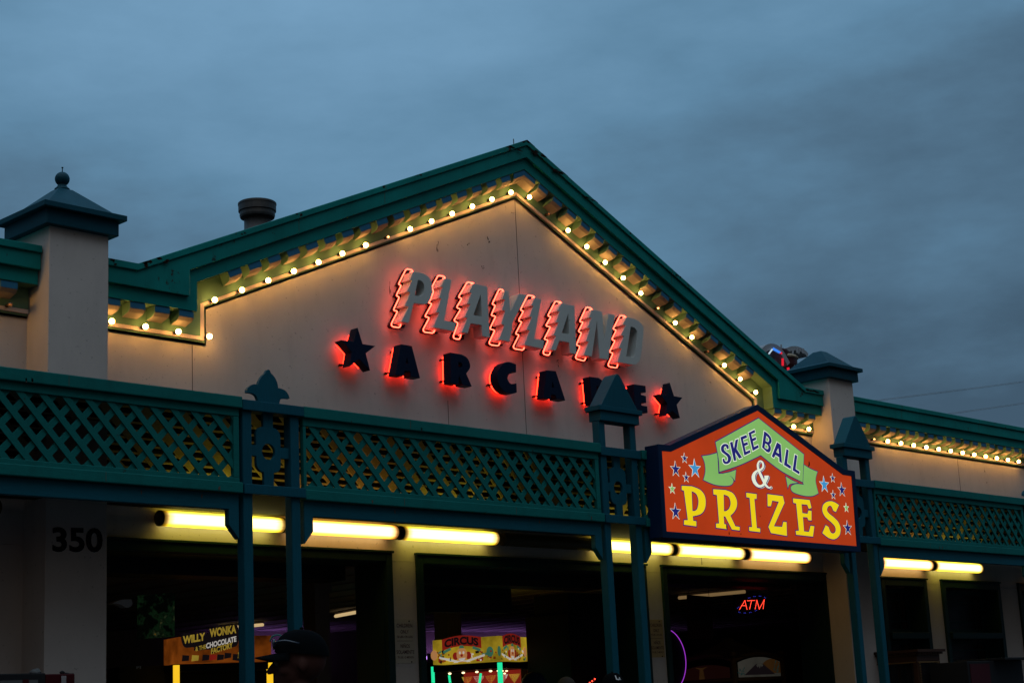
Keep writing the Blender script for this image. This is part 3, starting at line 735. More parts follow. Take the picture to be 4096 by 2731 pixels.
def bay(x0, x1, lab):
    d = dz((x0 + x1) / 2)
    t = thing('lattice_panel', lab, 'lattice', ((x0 + x1) / 2, YF, 1.615 + d), 'teal lattice panels of the canopy front')
    link('top_rail', MB().box(x0, x1, YF - .028, YF + .11, 2.383 + d, 2.472 + d), M['tealwood'], t, bevel=.007)
    f = MB(); s = .030
    f.box(x0 + .012, x1 - .012, YF + .004, YF + .05, 2.322 + d, 2.382 + d); f.box(x0 + .012, x1 - .012, YF + .004, YF + .05, 1.820 + d, 1.856 + d)
    f.box(x0 + .012, x0 + .012 + s, YF + .006, YF + .048, 1.857 + d, 2.321 + d); f.box(x1 - .012 - s - .022, x1 - .012, YF + .006, YF + .048, 1.857 + d, 2.321 + d)
    link('frame', f, M['tealwood'], t, bevel=.004)
    link('bottom_rail', MB().box(x0 + .004, x1 - .002, YF - .026, YF + .10, 1.737 + d, 1.819 + d), M['tealwood'], t, bevel=.008)
    zb, zt = 1.850 + d, 2.330 + d; run = (zt - zb) * .95; xa, xb = x0 + .04, x1 - .05; hw = .0335
    for name, sgn, y0 in (('front_slat', 1, YF + .014), ('rear_slat', -1, YF + .026)):
        mb = MB(); k = 0; x = xa - run - .12 + .178
        if sgn == 1: x = x0 + .012 + .0825 - .1785 * 4
        else: x = xa - .1785 * 4 + .06
        while x < xb + run:
            # clip the strip to the opening
            a, b = (x, zt), (x + run, zb)
            if sgn < 0: a, b = (x, zb), (x + run, zt)
            def clip(pts, lim, keep_gt):
                out = []
                for i in range(len(pts)):
                    p, q = pts[i], pts[(i + 1) % len(pts)]
                    pi_, qi = (p[0] >= lim) == keep_gt, (q[0] >= lim) == keep_gt
                    if pi_: out.append(p)
                    if pi_ != qi:
                        u = (lim - p[0]) / (q[0] - p[0]); out.append((lim, p[1] + u * (q[1] - p[1])))
                return out
            qd = [(a[0] - hw, a[1]), (a[0] + hw, a[1]), (b[0] + hw, b[1]), (b[0] - hw, b[1])]
            qd = clip(qd, xa - .02, True)
            if len(qd) >= 3: qd = clip(qd, xb + .02, False)
            if len(qd) >= 3: mb.prism(qd, y0, y0 + .010)
            x += .1785
        link(name, mb, M['tealwood'], t, bevel=.0015)
    zl = 1.616 + d
    pl = [(x0 + .016, 1.736 + d), (x0 + .016, 1.400 + d), (x0 + .105, 1.500 + d), (x0 + .105, zl), (x1 - .105, zl), (x1 - .105, 1.500 + d), (x1 - .012, 1.395 + d), (x1 - .012, 1.736 + d)]
    link('beam', MB().prism(pl, YF + .018, YF + .075), M['bluebeam'], t, bevel=.005)
    return t
bay(4.07, 7.622, 'teal lattice panel at the left end, in front of the ball-topped pillar')
bay(8.216, 11.748, 'teal lattice panel below the gable lettering, between the leaf finial and a pointed cap')
bay(12.345, 15.855, 'teal lattice panel hidden behind the orange sign box')
bay(16.447, 19.978, 'teal lattice panel on the right, right of the sign box')
bay(20.585, 24.1, 'teal lattice panel beyond the right edge')
for o_ in [o for o in bpy.data.objects if o.name.startswith('lattice_panel')]:
    x_, d_ = o_.location.x, dz(o_.location.x); j = MB(); rj = random.Random(int(x_ * 10))
    for fx in (rj.uniform(-1.1, -.2), rj.uniform(.4, 1.3)):
        j.box(x_ + fx, x_ + fx + .004, YF - .0265, YF - .02, 1.745 + d_, 1.812 + d_)
    fx = rj.uniform(-1, 1); j.box(x_ + fx, x_ + fx + .004, YF - .0285, YF - .02, 2.392 + d_, 2.464 + d_)
    for k_ in range(5):
        fx = rj.uniform(-1.6, 1.6); zz = rj.choice((1.70, 1.76, 2.40)) + d_; yy = {1: YF + .0172}.get(0, YF - .0268) if zz > 1.74 + d_ else YF + .0172
        j.prism([(x_ + fx + math.cos(t) * .010 * rj.uniform(.4, 1.2), zz + math.sin(t) * .022 * rj.uniform(.4, 1.2)) for t in [i * PI / 4 for i in range(8)]], yy - (.0012 if zz > 2.3 + d_ - 10 and zz > 1.74 + d_ else 0), yy + .01)
    link('worn_patch', j, M['seam'], o_)
can = thing('canopy_roof', 'dark flat canopy roof with slatted inner screen behind the lattice', 'canopy', (CX, 10.7, 1.76))
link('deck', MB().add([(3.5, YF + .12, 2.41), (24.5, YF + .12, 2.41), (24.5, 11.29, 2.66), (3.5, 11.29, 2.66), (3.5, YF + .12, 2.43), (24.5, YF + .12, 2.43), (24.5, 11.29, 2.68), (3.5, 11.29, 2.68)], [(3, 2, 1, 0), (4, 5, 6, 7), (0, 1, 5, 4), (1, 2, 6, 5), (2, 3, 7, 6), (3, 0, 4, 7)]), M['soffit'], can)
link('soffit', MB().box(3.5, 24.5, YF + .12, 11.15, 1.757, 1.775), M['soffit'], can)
sc = MB()
tilt = lambda x, y, z: (x, y - max(0, z - 1.98) * .75, z)
for k in range(14): sc.box(3.5, 24.5, 11.250, 11.262, 1.80 + .052 * k, 1.813 + .052 * k)
sc.v = [tilt(*v) for v in sc.v]
link('screen_batten', sc, M['screen'], can)
sb = MB()
def brace(xa, xb, sgn):
    x = xa; k2 = -1.16 if sgn < 0 else .22
    while x < xb:
        a = [(x, 1.78), (x + .105, 1.78), (x + .105 + sgn * .2, 1.98), (x + .105 + k2, 2.53), (x + k2, 2.53), (x + sgn * .2, 1.98)]
        sb.prism(a, 11.236, 11.246, T=tilt); x += .36
brace(3.6, 12.6, -1); brace(12.7, 24, 1)
link('screen_brace', sb, M['screen'], can)
bk = MB().box(3.5, 24.5, 11.280, 11.286, 1.78, 1.98); bk.add([(3.5, 11.281, 1.981), (24.5, 11.281, 1.981), (24.5, 10.861, 2.541), (3.5, 10.861, 2.541), (3.5, 11.287, 1.985), (24.5, 11.287, 1.985), (24.5, 10.867, 2.545), (3.5, 10.867, 2.545)], [(3, 2, 1, 0), (4, 5, 6, 7), (0, 1, 5, 4), (1, 2, 6, 5), (2, 3, 7, 6), (3, 0, 4, 7)])
link('screen_back', bk, M['black'], can)
# strip lights under the canopy
def lamp(x0, mat, lab):
    t = thing('strip_light', lab, 'strip light', ((x0 + .627) * 1.0228, 11.20, 1.686 + dz(x0) * .4), 'strip lights under the canopy')
    c = Vector(t['_w'])
    n = 20; mb = MB()
    prof = [(.058, -.606), (.063, -.600), (.063, -.3), (.063, 0), (.063, .3), (.063, .600), (.058, .606)]
    mb.lathe(prof, tuple(c), 24, axis='x')
    o = link('diffuser', mb, mat, t, smooth=True)
    for s in (-1, 1): link('end_cap', MB().lathe([(.055, .6065), (.0645, .6075), (.0645, .622), (.05, .634)] if s > 0 else [(.05, -.634), (.0645, -.622), (.0645, -.6075), (.055, -.6065)], tuple(c), 24, axis='x'), M['capend'], t, smooth=True)
    link('housing', MB().box(c.x - .60, c.x + .60, c.y + .066, c.y + .085, c.z - .03, c.z + .05), M['black'], t)
    return t
lamp(4.86, M['tube_off'], 'unlit strip light at the left edge behind the first lattice panel')
lamp(7.448, M['tube_y'], 'lit yellow strip light seen through the leaf-topped posts')
lamp(8.704, M['tube_o'], 'warmer lit strip light just right of the leaf-topped posts')
lamp(9.962, M['tube_y'], 'lit yellow strip light over the pier with the notice, left of the dead one')
lamp(11.262, M['tube_off'], 'dead dark strip light left of the pointed-cap posts')
lamp(12.545, M['tube_y'], 'lit strip light partly behind the pointed-cap posts left of the sign box')
lamp(13.795, M['tube_y'], 'lit yellow strip light below the middle of the orange sign box')
lamp(15.055, M['tube_o'], 'warm lit strip light below the right half of the orange sign box')
lamp(17.76, M['tube_o'], 'warm lit strip light just right of the posts beside the sign box')
lamp(19.018, M['tube_y'], 'lit yellow strip light over the middle window')
lamp(21.69, M['tube_o'], 'warm strip light at the right edge of the view')

# ------------------------------------------------------------------ the sign box
YS = 9.934
cG = crop(2500, 1550, 2.24, YS)
sg = thing('sign_box', 'backlit orange sign with navy frame, green ribbon and yellow lettering on the canopy', 'sign', (14.0, 10.02, 1.57))
outer = xz(cG([(290,505),(398,515),(1185,150),(1960,732),(2056,746),(2110,1470),(336,1340)]))
inner = xz(cG([(328,567),(410,574),(1190,205),(1953,780),(2030,793),(2077,1418),(370,1286)]))
link('cabinet', MB().prism(offset(outer, -.002), YS + .012, 10.095), M['signnavy'], sg, bevel=.003)
link('frame', MB().prism(outer, YS - .006, YS + .011, [inner]), M['signnavy'], sg, bevel=.002)
link('face', MB().prism(inner, YS + .004, YS + .0115), M['s_orange'], sg)
def art(name, polys, mat, lay, parent=sg, holes=None):
    mb = MB()
    for i, p in enumerate(polys): mb.prism(p, YS + .004 - .0014 * lay, YS + .004 - .0014 * lay + .0012, (holes or {}).get(i, []))
    return link(name, mb, mat, parent)
def G(pts): return xz(cG(pts))
rib = [G([(810,487),(1195,275),(1600,597),(1590,845),(1400,745),(1215,603),(1030,690),(845,752),(838,640)])]
rib[0] = curvy(rib[0], {0, 1, 2, 3, 5, 7})
tails = [curvy(G([(692,612),(760,602),(828,583),(838,770),(900,772),(955,800),(972,835),(950,870),(890,878),(800,865),(705,825),(722,750),(715,670)]), {0, 2, 3, 10}),
         curvy(G([(1605,690),(1660,725),(1725,752),(1708,830),(1733,945),(1680,968),(1600,965),(1510,935),(1488,900),(1500,875),(1540,862),(1605,868),(1596,850)]), {0, 2, 4, 11, 12})]
folds = [curvy(G([(880,768),(940,755),(995,735),(985,832),(955,795)]), {0, 2, 3}), curvy(G([(1443,795),(1500,830),(1550,850),(1480,862),(1461,895)]), {0, 2, 4})]
art('ribbon_outline', [offset(p, .010) for p in rib], M['s_purple'], 4)
art('ribbon_tail_outline', [offset(p, .009) for p in tails + folds], M['s_purple'], 1)
for tf in (tails[0], tails[1], folds[0], folds[1]): art('ribbon_tail' if tf in tails else 'ribbon_fold', [tf], M['s_green'], 2)
art('ribbon', rib, M['s_green'], 5)
def sign_text(name, body, quad, mat, lay, bold, space=1.0):
    qq = [at(x / 2.24 + 2500, y / 2.24 + 1550, YS) for x, y in quad]
    yy = YS + .004 - .0014 * lay
    return link(name, text_mb(body, quadmap(*[(p.x, yy, p.z) for p in qq]), bold=bold, space=space), mat, sg)
cH = crop(2850, 1680, 3.5368, YS)
SKB = [
 ([(225,402),(218,355),(185,335),(145,342),(118,375),(114,415),(128,450),(165,480),(200,510),(212,540),(208,572),(188,585),(168,572),(160,540),(138,547),(143,590),(168,616),(205,617),(240,595),(257,553),(252,512),(225,478),(185,448),(160,422),(156,392),(168,372),(185,372),(193,392),(196,410)], {0,13,14,28}, []),
 ([(240,315),(277,302),(298,400),(320,280),(358,265),(335,405),(412,527),(372,543),(314,452),(330,570),(297,575)], None, []),
 ([(388,240),(472,207),(484,245),(426,270),(438,325),(488,308),(497,345),(448,365),(465,447),(522,420),(531,457),(445,500)], None, []),
 ([(503,180),(588,135),(600,172),(542,197),(557,262),(605,238),(613,275),(566,298),(582,378),(638,350),(648,387),(563,435)], None, []),
 ([(725,155),(770,185),(812,232),(830,282),(823,322),(802,342),(818,380),(818,420),(795,456),(762,448),(695,385)], {0,5,9,10}, [[(755,220),(785,250),(795,280),(780,308),(745,293)],[(740,330),(772,350),(785,388),(768,410),(730,385)]]),
 ([(907,312),(960,347),(977,608),(940,585),(937,525),(885,490),(865,535),(832,510)], None, [[(925,395),(935,475),(897,450)]]),
 ([(1040,405),(1072,425),(1050,610),(1105,650),(1098,690),(1005,632)], None, []),
 ([(1160,485),(1193,503),(1170,690),(1228,728),(1220,765),(1128,708)], None, []),
]
for poly, cor, holes in SKB:
    p = xz(cH(poly)); hs = [xz(cH(h_)) for h_ in holes]
    if cor is not None: p = curvy(p, cor)
    hs = [curvy(h_, {0, len(h_) - 1}) if len(h_) > 3 else h_ for h_ in hs]
    art('lettering_edge', [offset(p, .0085)], M['s_white'], 6, holes={0: [offset(h_, -.0075) for h_ in hs]})
    art('lettering', [p], M['s_navy'], 7, holes={0: hs})
AMP = [(592,698,24),(545,728,34),(485,692,44),(432,610,52),(372,485,56),(312,352,52),(286,250,44),(293,178,38),(330,132,36),(380,150,40),(408,215,44),(392,282,42),(340,328,42),(268,352,46),(208,410,66),(186,500,80),(218,605,76),(288,682,60),(360,690,52),(418,650,54),(456,575,64),(478,498,92),(480,455,100)]
def amp(name, dx, dy, dw, mat, y0):
    P_ = [Vector((x + dx, y + dy)) for x, y, _ in AMP]; Wd = [w_ + dw for _, _, w_ in AMP]
    C_ = []; n_ = len(P_)
    for i in range(n_ - 1):
        p0, p1, p2, p3 = P_[max(i - 1, 0)], P_[i], P_[i + 1], P_[min(i + 2, n_ - 1)]
        for k_ in range(4):
            t_ = k_ / 4
            C_.append((((p1 * 2) + (p2 - p0) * t_ + (p0 * 2 - p1 * 5 + p2 * 4 - p3) * t_ * t_ + (p1 * 3 - p0 - p2 * 3 + p3) * t_ ** 3) * .5, Wd[i] * (1 - t_) + Wd[i + 1] * t_))
    C_.append((P_[-1], Wd[-1])); mb = MB(); vs = []
    for i, (p_, w_) in enumerate(C_):
        d_ = (C_[min(i + 1, len(C_) - 1)][0] - C_[max(i - 1, 0)][0]).normalized(); nn = Vector((-d_.y, d_.x))
        for sg_ in (-1, 1):
            q_ = p_ + nn * sg_ * w_ / 2; a_ = at(q_.x / 5.6 + 2980, q_.y / 5.6 + 1820, YS); vs.append((a_.x, y0 - .0006 * i / len(C_), a_.z))
    mb.add(vs, [(2 * i, 2 * i + 1, 2 * i + 3, 2 * i + 2) for i in range(len(C_) - 1)])
    return link(name, mb, mat, sg)
amp('ampersand_outline', 26, 20, 20, M['s_purple'], YS + .0030); amp('ampersand_shadow', 26, 20, -2, M['s_white'], YS + .0018)
amp('ampersand_edge', 8, 6, 20, M['s_purple'], YS + .0006); amp('ampersand', 0, 0, 0, M['s_white'], YS - .0006)
PZ = [
 ([(510,877),(600,882),(672,912),(712,960),(724,1020),(715,1085),(680,1130),(608,1150),(612,1190),(640,1195),(640,1240),(530,1225),(532,1185),(565,1185),(530,920),(510,915)], {0,1,7,8,9,10,11,12,13,14,15}, [(598,925),(640,950),(660,1010),(652,1075),(632,1100),(605,1103)], {0,5}),
 ([(792,908),(900,915),(965,942),(1000,1000),(1003,1060),(980,1110),(945,1145),(990,1240),(1028,1245),(1028,1277),(960,1268),(900,1152),(885,1150),(890,1220),(915,1225),(915,1265),(818,1252),(818,1215),(845,1215),(825,960),(795,955)], {0,1,6,7,8,9,10,11,12,13,14,15,16,17,18,19,20}, [(885,955),(930,975),(948,1030),(935,1080),(908,1103),(888,1105)], {0,5}),
 ([(1088,940),(1180,952),(1180,995),(1160,995),(1182,1255),(1212,1260),(1212,1292),(1115,1280),(1115,1245),(1140,1248),(1118,985),(1090,980)], None, None, None),
 ([(1278,952),(1415,970),(1430,1030),(1335,1240),(1410,1245),(1420,1200),(1448,1202),(1452,1325),(1310,1300),(1287,1245),(1380,1020),(1320,1010),(1308,1060),(1280,1060)], None, None, None),
 ([(1507,990),(1655,1005),(1672,1075),(1648,1084),(1635,1047),(1582,1042),(1590,1122),(1638,1128),(1645,1098),(1672,1102),(1672,1188),(1645,1185),(1635,1160),(1595,1157),(1605,1285),(1650,1290),(1665,1235),(1697,1240),(1685,1332),(1535,1315),(1532,1280),(1560,1280),(1535,1035),(1510,1030)], None, None, None),
 ([(1886,1028),(1918,1050),(1890,1112),(1868,1100),(1850,1060),(1825,1060),(1811,1090),(1824,1120),(1872,1160),(1912,1203),(1932,1260),(1922,1320),(1880,1355),(1825,1343),(1770,1300),(1800,1230),(1824,1245),(1845,1295),(1872,1303),(1889,1280),(1882,1240),(1848,1202),(1798,1158),(1771,1105),(1776,1052),(1808,1022),(1850,1016)], {0,1,2,3,14,15,16}, None, None),
]
for poly, cor, hole, hc in PZ:
    p = G(poly); hs = []
    if cor is not None: p = curvy(p, cor)
    if hole: hs = [curvy(G(hole), hc)]
    art('lettering_edge', [offset(p, .0105)], M['s_purple'], 1, holes={0: [offset(h_, -.0105) for h_ in hs]})
    art('lettering', [p], M['s_yellow'], 2, holes={0: hs})
def star(cx, cy, h):
    a = at(cx / 2.24 + 2500, cy / 2.24 + 1550, YS); b = at(cx / 2.24 + 2500, (cy - h) / 2.24 + 1550, YS)
    R = (b - a).length * .96
    return [(a.x + (R if i % 2 == 0 else R * .385) * math.sin(i * PI / 5), a.z + (R if i % 2 == 0 else R * .385) * math.cos(i * PI / 5)) for i in range(10)]
stars = [(535,632,54,'s_navy'),(455,730,80,'s_navy'),(628,725,96,'s_sky'),(550,803,54,'s_navy'),(425,905,55,'s_green'),(455,1110,86,'s_navy'),(1787,868,84,'s_sky'),(1863,810,47,'s_navy'),(1945,915,72,'s_navy'),(1868,960,47,'s_navy'),(1985,1075,48,'s_green'),(1997,1257,76,'s_navy')]
for cx, cy, h_, mt in stars:
    e = link('star', MB().prism(star(cx, cy, h_), YS + .004 - .0014, YS + .004 - .0002), M['s_white'], sg)
    s_ = star(cx, cy, h_); link('star_fill', MB().prism(offset(s_, -.0048), YS + .004 - .0028, YS + .004 - .0016), M[mt], e)

sf = MB(); rq = random.Random(9)
for gx, gy, gh in ((1652, 680, 22), (1645, 700, 12), (1212, 1150, 6), (912, 1245, 24), (935, 1305, 12), (1040, 70 + 1240, 8)):
    p = G([(gx, gy)])[0]; hh = gh / 2.24 / 330
    sf.prism([(p[0] + math.cos(t) * hh * .35 * rq.uniform(.5, 1.2), p[1] + math.sin(t) * hh * rq.uniform(.6, 1.2)) for t in [i * PI / 4 for i in range(8)]], YS - .0004 + .0002, YS + .003)
link('scuff', sf, M['darkred'], sg)
# ------------------------------------------------------------------ notices
def notice(tl, tr, br, bl, lines, lab, mat='plastic', inkm='ink', nrm=Vector((0, -1, 0)), nm='notice_sign'):
    """lines: (text, v centre, height, width fraction)"""
    tl, tr, br, bl = map(Vector, (tl, tr, br, bl)); c = (tl + br) / 2
    t = thing(nm, lab, 'notice', tuple(bl * .5 + br * .5), 'notices beside the doorways')
    k = nrm * .004
    link('plate', MB().hexa([bl, br, tr, tl], [p + k for p in (bl, br, tr, tl)]), M[mat], t)
    Q = quadmap(tl + k * 1.3, tr + k * 1.3, br + k * 1.3, bl + k * 1.3)
    mb = MB()
    for s, v, h_, wd in lines:
        if s == '-': mb.add([Q(.5 - wd / 2, v - h_ / 2), Q(.5 + wd / 2, v - h_ / 2), Q(.5 + wd / 2, v + h_ / 2), Q(.5 - wd / 2, v + h_ / 2)], [(0, 1, 2, 3)]); continue
        m_ = text_mb(s, lambda u, vv, w: Q(.5 + (u - .5) * wd, v + (vv - .5) * h_), bold=.012)
        mb.add(m_.v, m_.f)
    link('lettering', mb, M[inkm], t)
    bl_ = MB()
    for u, v in ((.75, .955), (.80, .03)): p = Vector(Q(u, v)); bl_.ball(p, .007, 8, 6)
    link('screw', bl_, M['black'], t)
    return t
kids = [('CHILDREN', .855, .085, .80), ('ONLY', .715, .085, .42), ('70 LBS. OR LESS', .60, .05, .80), ('-', .505, .008, .82), ('NI\u00d1OS', .40, .105, .47), ('SOLAMENTE', .255, .085, .90), ('70 LBS. O MENOS', .135, .05, .82)]
yn = YW - .001
notice((10.196, yn, .922), (10.432, yn, .922), (10.436, yn, .532), (10.200, yn, .532), kids, 'white two-language children only notice on the lit pier between the doorways')
notice((13.765, yn, .945), (13.995, yn, .945), (13.998, yn, .556), (13.768, yn, .556), kids, 'dim children only notice on the pier under the sign box', mat='plasticy')
X1 = 10.100
notice((X1 - .0, 11.605, 1.045), (X1, 11.352, 1.045), (X1, 11.352, .655), (X1, 11.605, .655),
       [('PLEASE', .86, .075, .46), ('LEAVE YOUR', .76, .075, .76), ('BIKE OUTSIDE', .66, .075, .80), ('-', .56, .008, .8), ('POR FAVOR', .455, .07, .64), ('DEJE', .36, .07, .28), ('SU BICICLETA', .255, .07, .80), ('AFUERA', .14, .07, .48)],
       'yellowed notice about bikes on the right reveal of the left doorway', mat='plasticy', nrm=Vector((-1, 0, 0)))
X2 = 13.68
notice((X2, 11.605, .905), (X2, 11.352, .905), (X2, 11.352, .515), (X2, 11.605, .515),
       [('PLEASE', .86, .075, .62), ('NO WET', .74, .075, .62), ('CLOTHES', .62, .075, .66), ('-', .52, .008, .8), ('POR FAVOR', .42, .065, .70), ('NO ENTRE CON', .29, .065, .84), ('ROPA MOJADA', .16, .065, .80)],
       'dim notice about wet clothes on the reveal behind the pointed-cap posts', mat='plasticy', nrm=Vector((-1, 0, 0)))
X3 = 17.09
notice((X3, 11.605, 1.01), (X3, 11.352, 1.01), (X3, 11.352, .62), (X3, 11.605, .62),
       [('PLEASE', .88, .06, .5), ('NO SMOKING', .79, .06, .7), ('NO FOOD', .70, .06, .5), ('NO DRINKS', .61, .06, .8), ('-', .53, .008, .8), ('POR FAVOR', .44, .06, .7), ('NO FUMAR', .35, .06, .6), ('NO COMIDA', .26, .06, .6), ('NO BEBIDAS', .15, .06, .8)],
       'dim notice about smoking on the right reveal of the doorway under the sign box', mat='plasticy', nrm=Vector((-1, 0, 0)))

# ------------------------------------------------------------------ inside the arcade
def column(px, Y, w, lab):
    p = at(px, 2500, Y)
    t = link('interior_column', MB().box(p.x, p.x + w, Y, Y + w, G0 + .021, 1.544).box(p.x - .02, p.x + w + .02, Y - .02, Y + w + .02, 1.44, 1.543), M['inwall'], None, loc=(p.x + w / 2, Y + w / 2, G0))
    return tag(t, lab, 'column')
column(1262, 14.2, .20, 'beige column inside the left doorway'); column(1790, 16.5, .26, 'beige column above the circus machine')
def ceiling_lamp(pxa, pya, pxb, pyb, lab, mat='warmtube'):
    def onz(px, py, z):
        v = R0 * ((px - 2048) / F) + R1 * ((py - 1365.5) / F) + R2; return v * (z / v.z)
    a, b = onz(pxa, pya, 1.50), onz(pxb, pyb, 1.50)
    t = thing('ceiling_lamp', lab, 'lamp', tuple((a + b) / 2), 'strip lamps on the arcade ceiling')
    link('tube', MB().tube([a, b], .022, 8), M[mat], t, smooth=True); u = Vector((0, 0, .04)); link('batten', MB().tube([a + u, b + u], .02, 6), M['ceil'], t)
    return t
ceiling_lamp(1342, 2463, 1432, 2446, 'warm strip lamp on the ceiling beyond the left doorway')
ceiling_lamp(880, 2514, 1052, 2497, 'warm strip lamp above the chocolate machine')
ceiling_lamp(2715, 2390, 2980, 2365, 'faint strip lamp above the hanging cash-machine sign', 'warmdim')
for (x0, x1, lab) in ((16.0, 17.6, 'short added violet tube on the back wall, tinting the ceiling beyond the left doorway'), (20.0, 25.5, 'long violet cove light on the back wall above the circus machine')):
    lt = thing('light_strip', lab, 'light strip', (x0, YB - .5, 1.22), 'violet strips on the back wall'); link('tube', MB().tube([(x0, YB - .5, 1.10), (x1, YB - .5, 1.10)], .03, 8), M['violetfill'], lt); link('ledge', MB().box(x0 - .1, x1 + .1, YB - .75, YB - .252, 1.00, 1.03).box(x0 - .1, x1 + .1, YB - .78, YB - .751, 1.00, 1.16), M['inwall'], lt)  # added violet tubes for the purple ceiling glow; the ledge hides them
def wall_word(body, px0, px1, py0, py1, lab, Y=YB - .262):
    q = [at(px0, py0, Y), at(px1, py0, Y), at(px1, py1, Y), at(px0, py1, Y)]
    z0 = (q[2].z + q[3].z) / 2; z1 = (q[0].z + q[1].z) / 2
    return tag(link('wall_lettering', text_mb(body, quadmap((q[0].x, Y, z1), (q[1].x, Y, z1), (q[1].x, Y, z0), (q[0].x, Y, z0)), bold=.03), M['inkdark'], loc=(q[0].x, Y, z0)), lab, 'lettering')
wall_word('MED', 2672, 2750, 2500, 2548, 'black letters MED painted on the back wall'); wall_word('TER', 2755, 2820, 2555, 2602, 'black letters TER painted on the back wall')
wall_word('OR', 2930, 2998, 2495, 2560, 'dark red letters OR on the back wall'); wall_word('ALL', 2145, 2210, 2556, 2600, 'black letters ALL on the back wall behind the circus machine')
# black board hanging in the middle doorway
a, b = at(1697, 2445, 12.4), at(2048, 2449, 12.4)
tag(link('hanging_board', MB().box(a.x, b.x, 12.4, 12.45, a.z, 1.52), M['black'], loc=(a.x, 12.4, a.z)), 'blank black board hanging from the ceiling in the middle doorway', 'board')
p = at(2177, 2440, 15.5)
dc = thing('dome_camera', 'small dome camera on the ceiling seen through the middle doorway', 'camera', (p.x, 15.5, 1.54))
link('bracket', MB().lathe([(.11, 1.36), (.12, 1.40), (.12, 1.545)], (p.x, 15.5, 0), 16), M['black'], dc, smooth=True); link('dome', MB().ball((p.x, 15.5, 1.36), .09, 16, 10), M['glass'], dc, smooth=True)
# LED sign and hanging sign in the right doorway
YT = 12.16; cT = crop(2550, 2300, 2.94, YT)
q = cT([(1145, 232), (1512, 222), (1512, 462), (1145, 472)])
at_ = thing('led_sign', 'small black window sign with red and blue light dots spelling ATM', 'sign', (q[3].x, YT, q[3].z))
link('board', MB().hexa(*[[(p.x, y, p.z) for p in (q[3], q[2], q[1], q[0])] for y in (YT + .03, YT + .003)]), M['black'], at_)
def dots(paths, step):
    out = []
    for P in paths:
        for (x0, y0), (x1, y1) in zip(P, P[1:]):
            n = max(1, round(math.hypot(x1 - x0, y1 - y0) / step))
            out += [(x0 + (x1 - x0) * i / n, y0 + (y1 - y0) * i / n) for i in range(n + 1)]
    return out
dd = dots([[(1200, 398), (1262, 295), (1287, 398)], [(1225, 355), (1268, 355)], [(1292, 297), (1378, 293)], [(1340, 300), (1318, 393)], [(1383, 393), (1403, 292), (1432, 393), (1490, 287), (1477, 390)]], 11)
mb = MB()
for p in cT(dd): mb.ball((p.x, YT - .001, p.z), .0042, 6, 4)
link('red_dot_letters', mb, M['ledred'], at_)
mb = MB()
for p in cT([(1305,265),(1322,261),(1368,248),(1384,246),(1432,242),(1449,244),(1492,256),(1504,266),(1176,384),(1190,372),(1190,430),(1204,436),(1253,440),(1269,440),(1318,436),(1334,433),(1384,416),(1400,408)]): mb.ball((p.x, YT - .001, p.z), .0040, 6, 4)
link('blue_dot_border', mb, M['ledblue'], at_)
mb = MB(); s0, s1 = q[0], q[1]
for u in (.2, .42): pp = s0 * (1 - u) + s1 * u; mb.tube([(pp.x, YT + .012, pp.z), (pp.x + .02, YT + .012, 1.26)], .003, 6)
link('chain', mb, M['black'], at_)
q = cT([(600, 227), (875, 250), (890, 748), (615, 742)], 12.6)
hs_ = thing('hanging_sign', 'unlit maroon hanging sign for the cash machine, left of the light-dot sign', 'sign', (q[3].x, 12.6, q[3].z))
link('board', MB().hexa(*[[(p.x, y, p.z) for p in (q[3], q[2], q[1], q[0])] for y in (12.63, 12.6)]), M['darkred'], hs_)
Q = quadmap(*[(p.x, 12.598, p.z) for p in q]); mb = text_mb('ATM', lambda u, v, w: Q(.12 + .76 * u, .60 + .22 * v), bold=.02); m2 = text_mb('MACHINE', lambda u, v, w: Q(.08 + .84 * u, .40 + .11 * v), bold=.02); mb.add(m2.v, m2.f)
link('lettering', mb, M['inkdark'], hs_)
mb = MB()
for u in (.04, .9): pp = q[0] * (1 - u) + q[1] * u; mb.tube([(pp.x, 12.61, pp.z), (pp.x, 12.61, 1.50)], .003, 6)
link('chain', mb, M['black'], hs_)
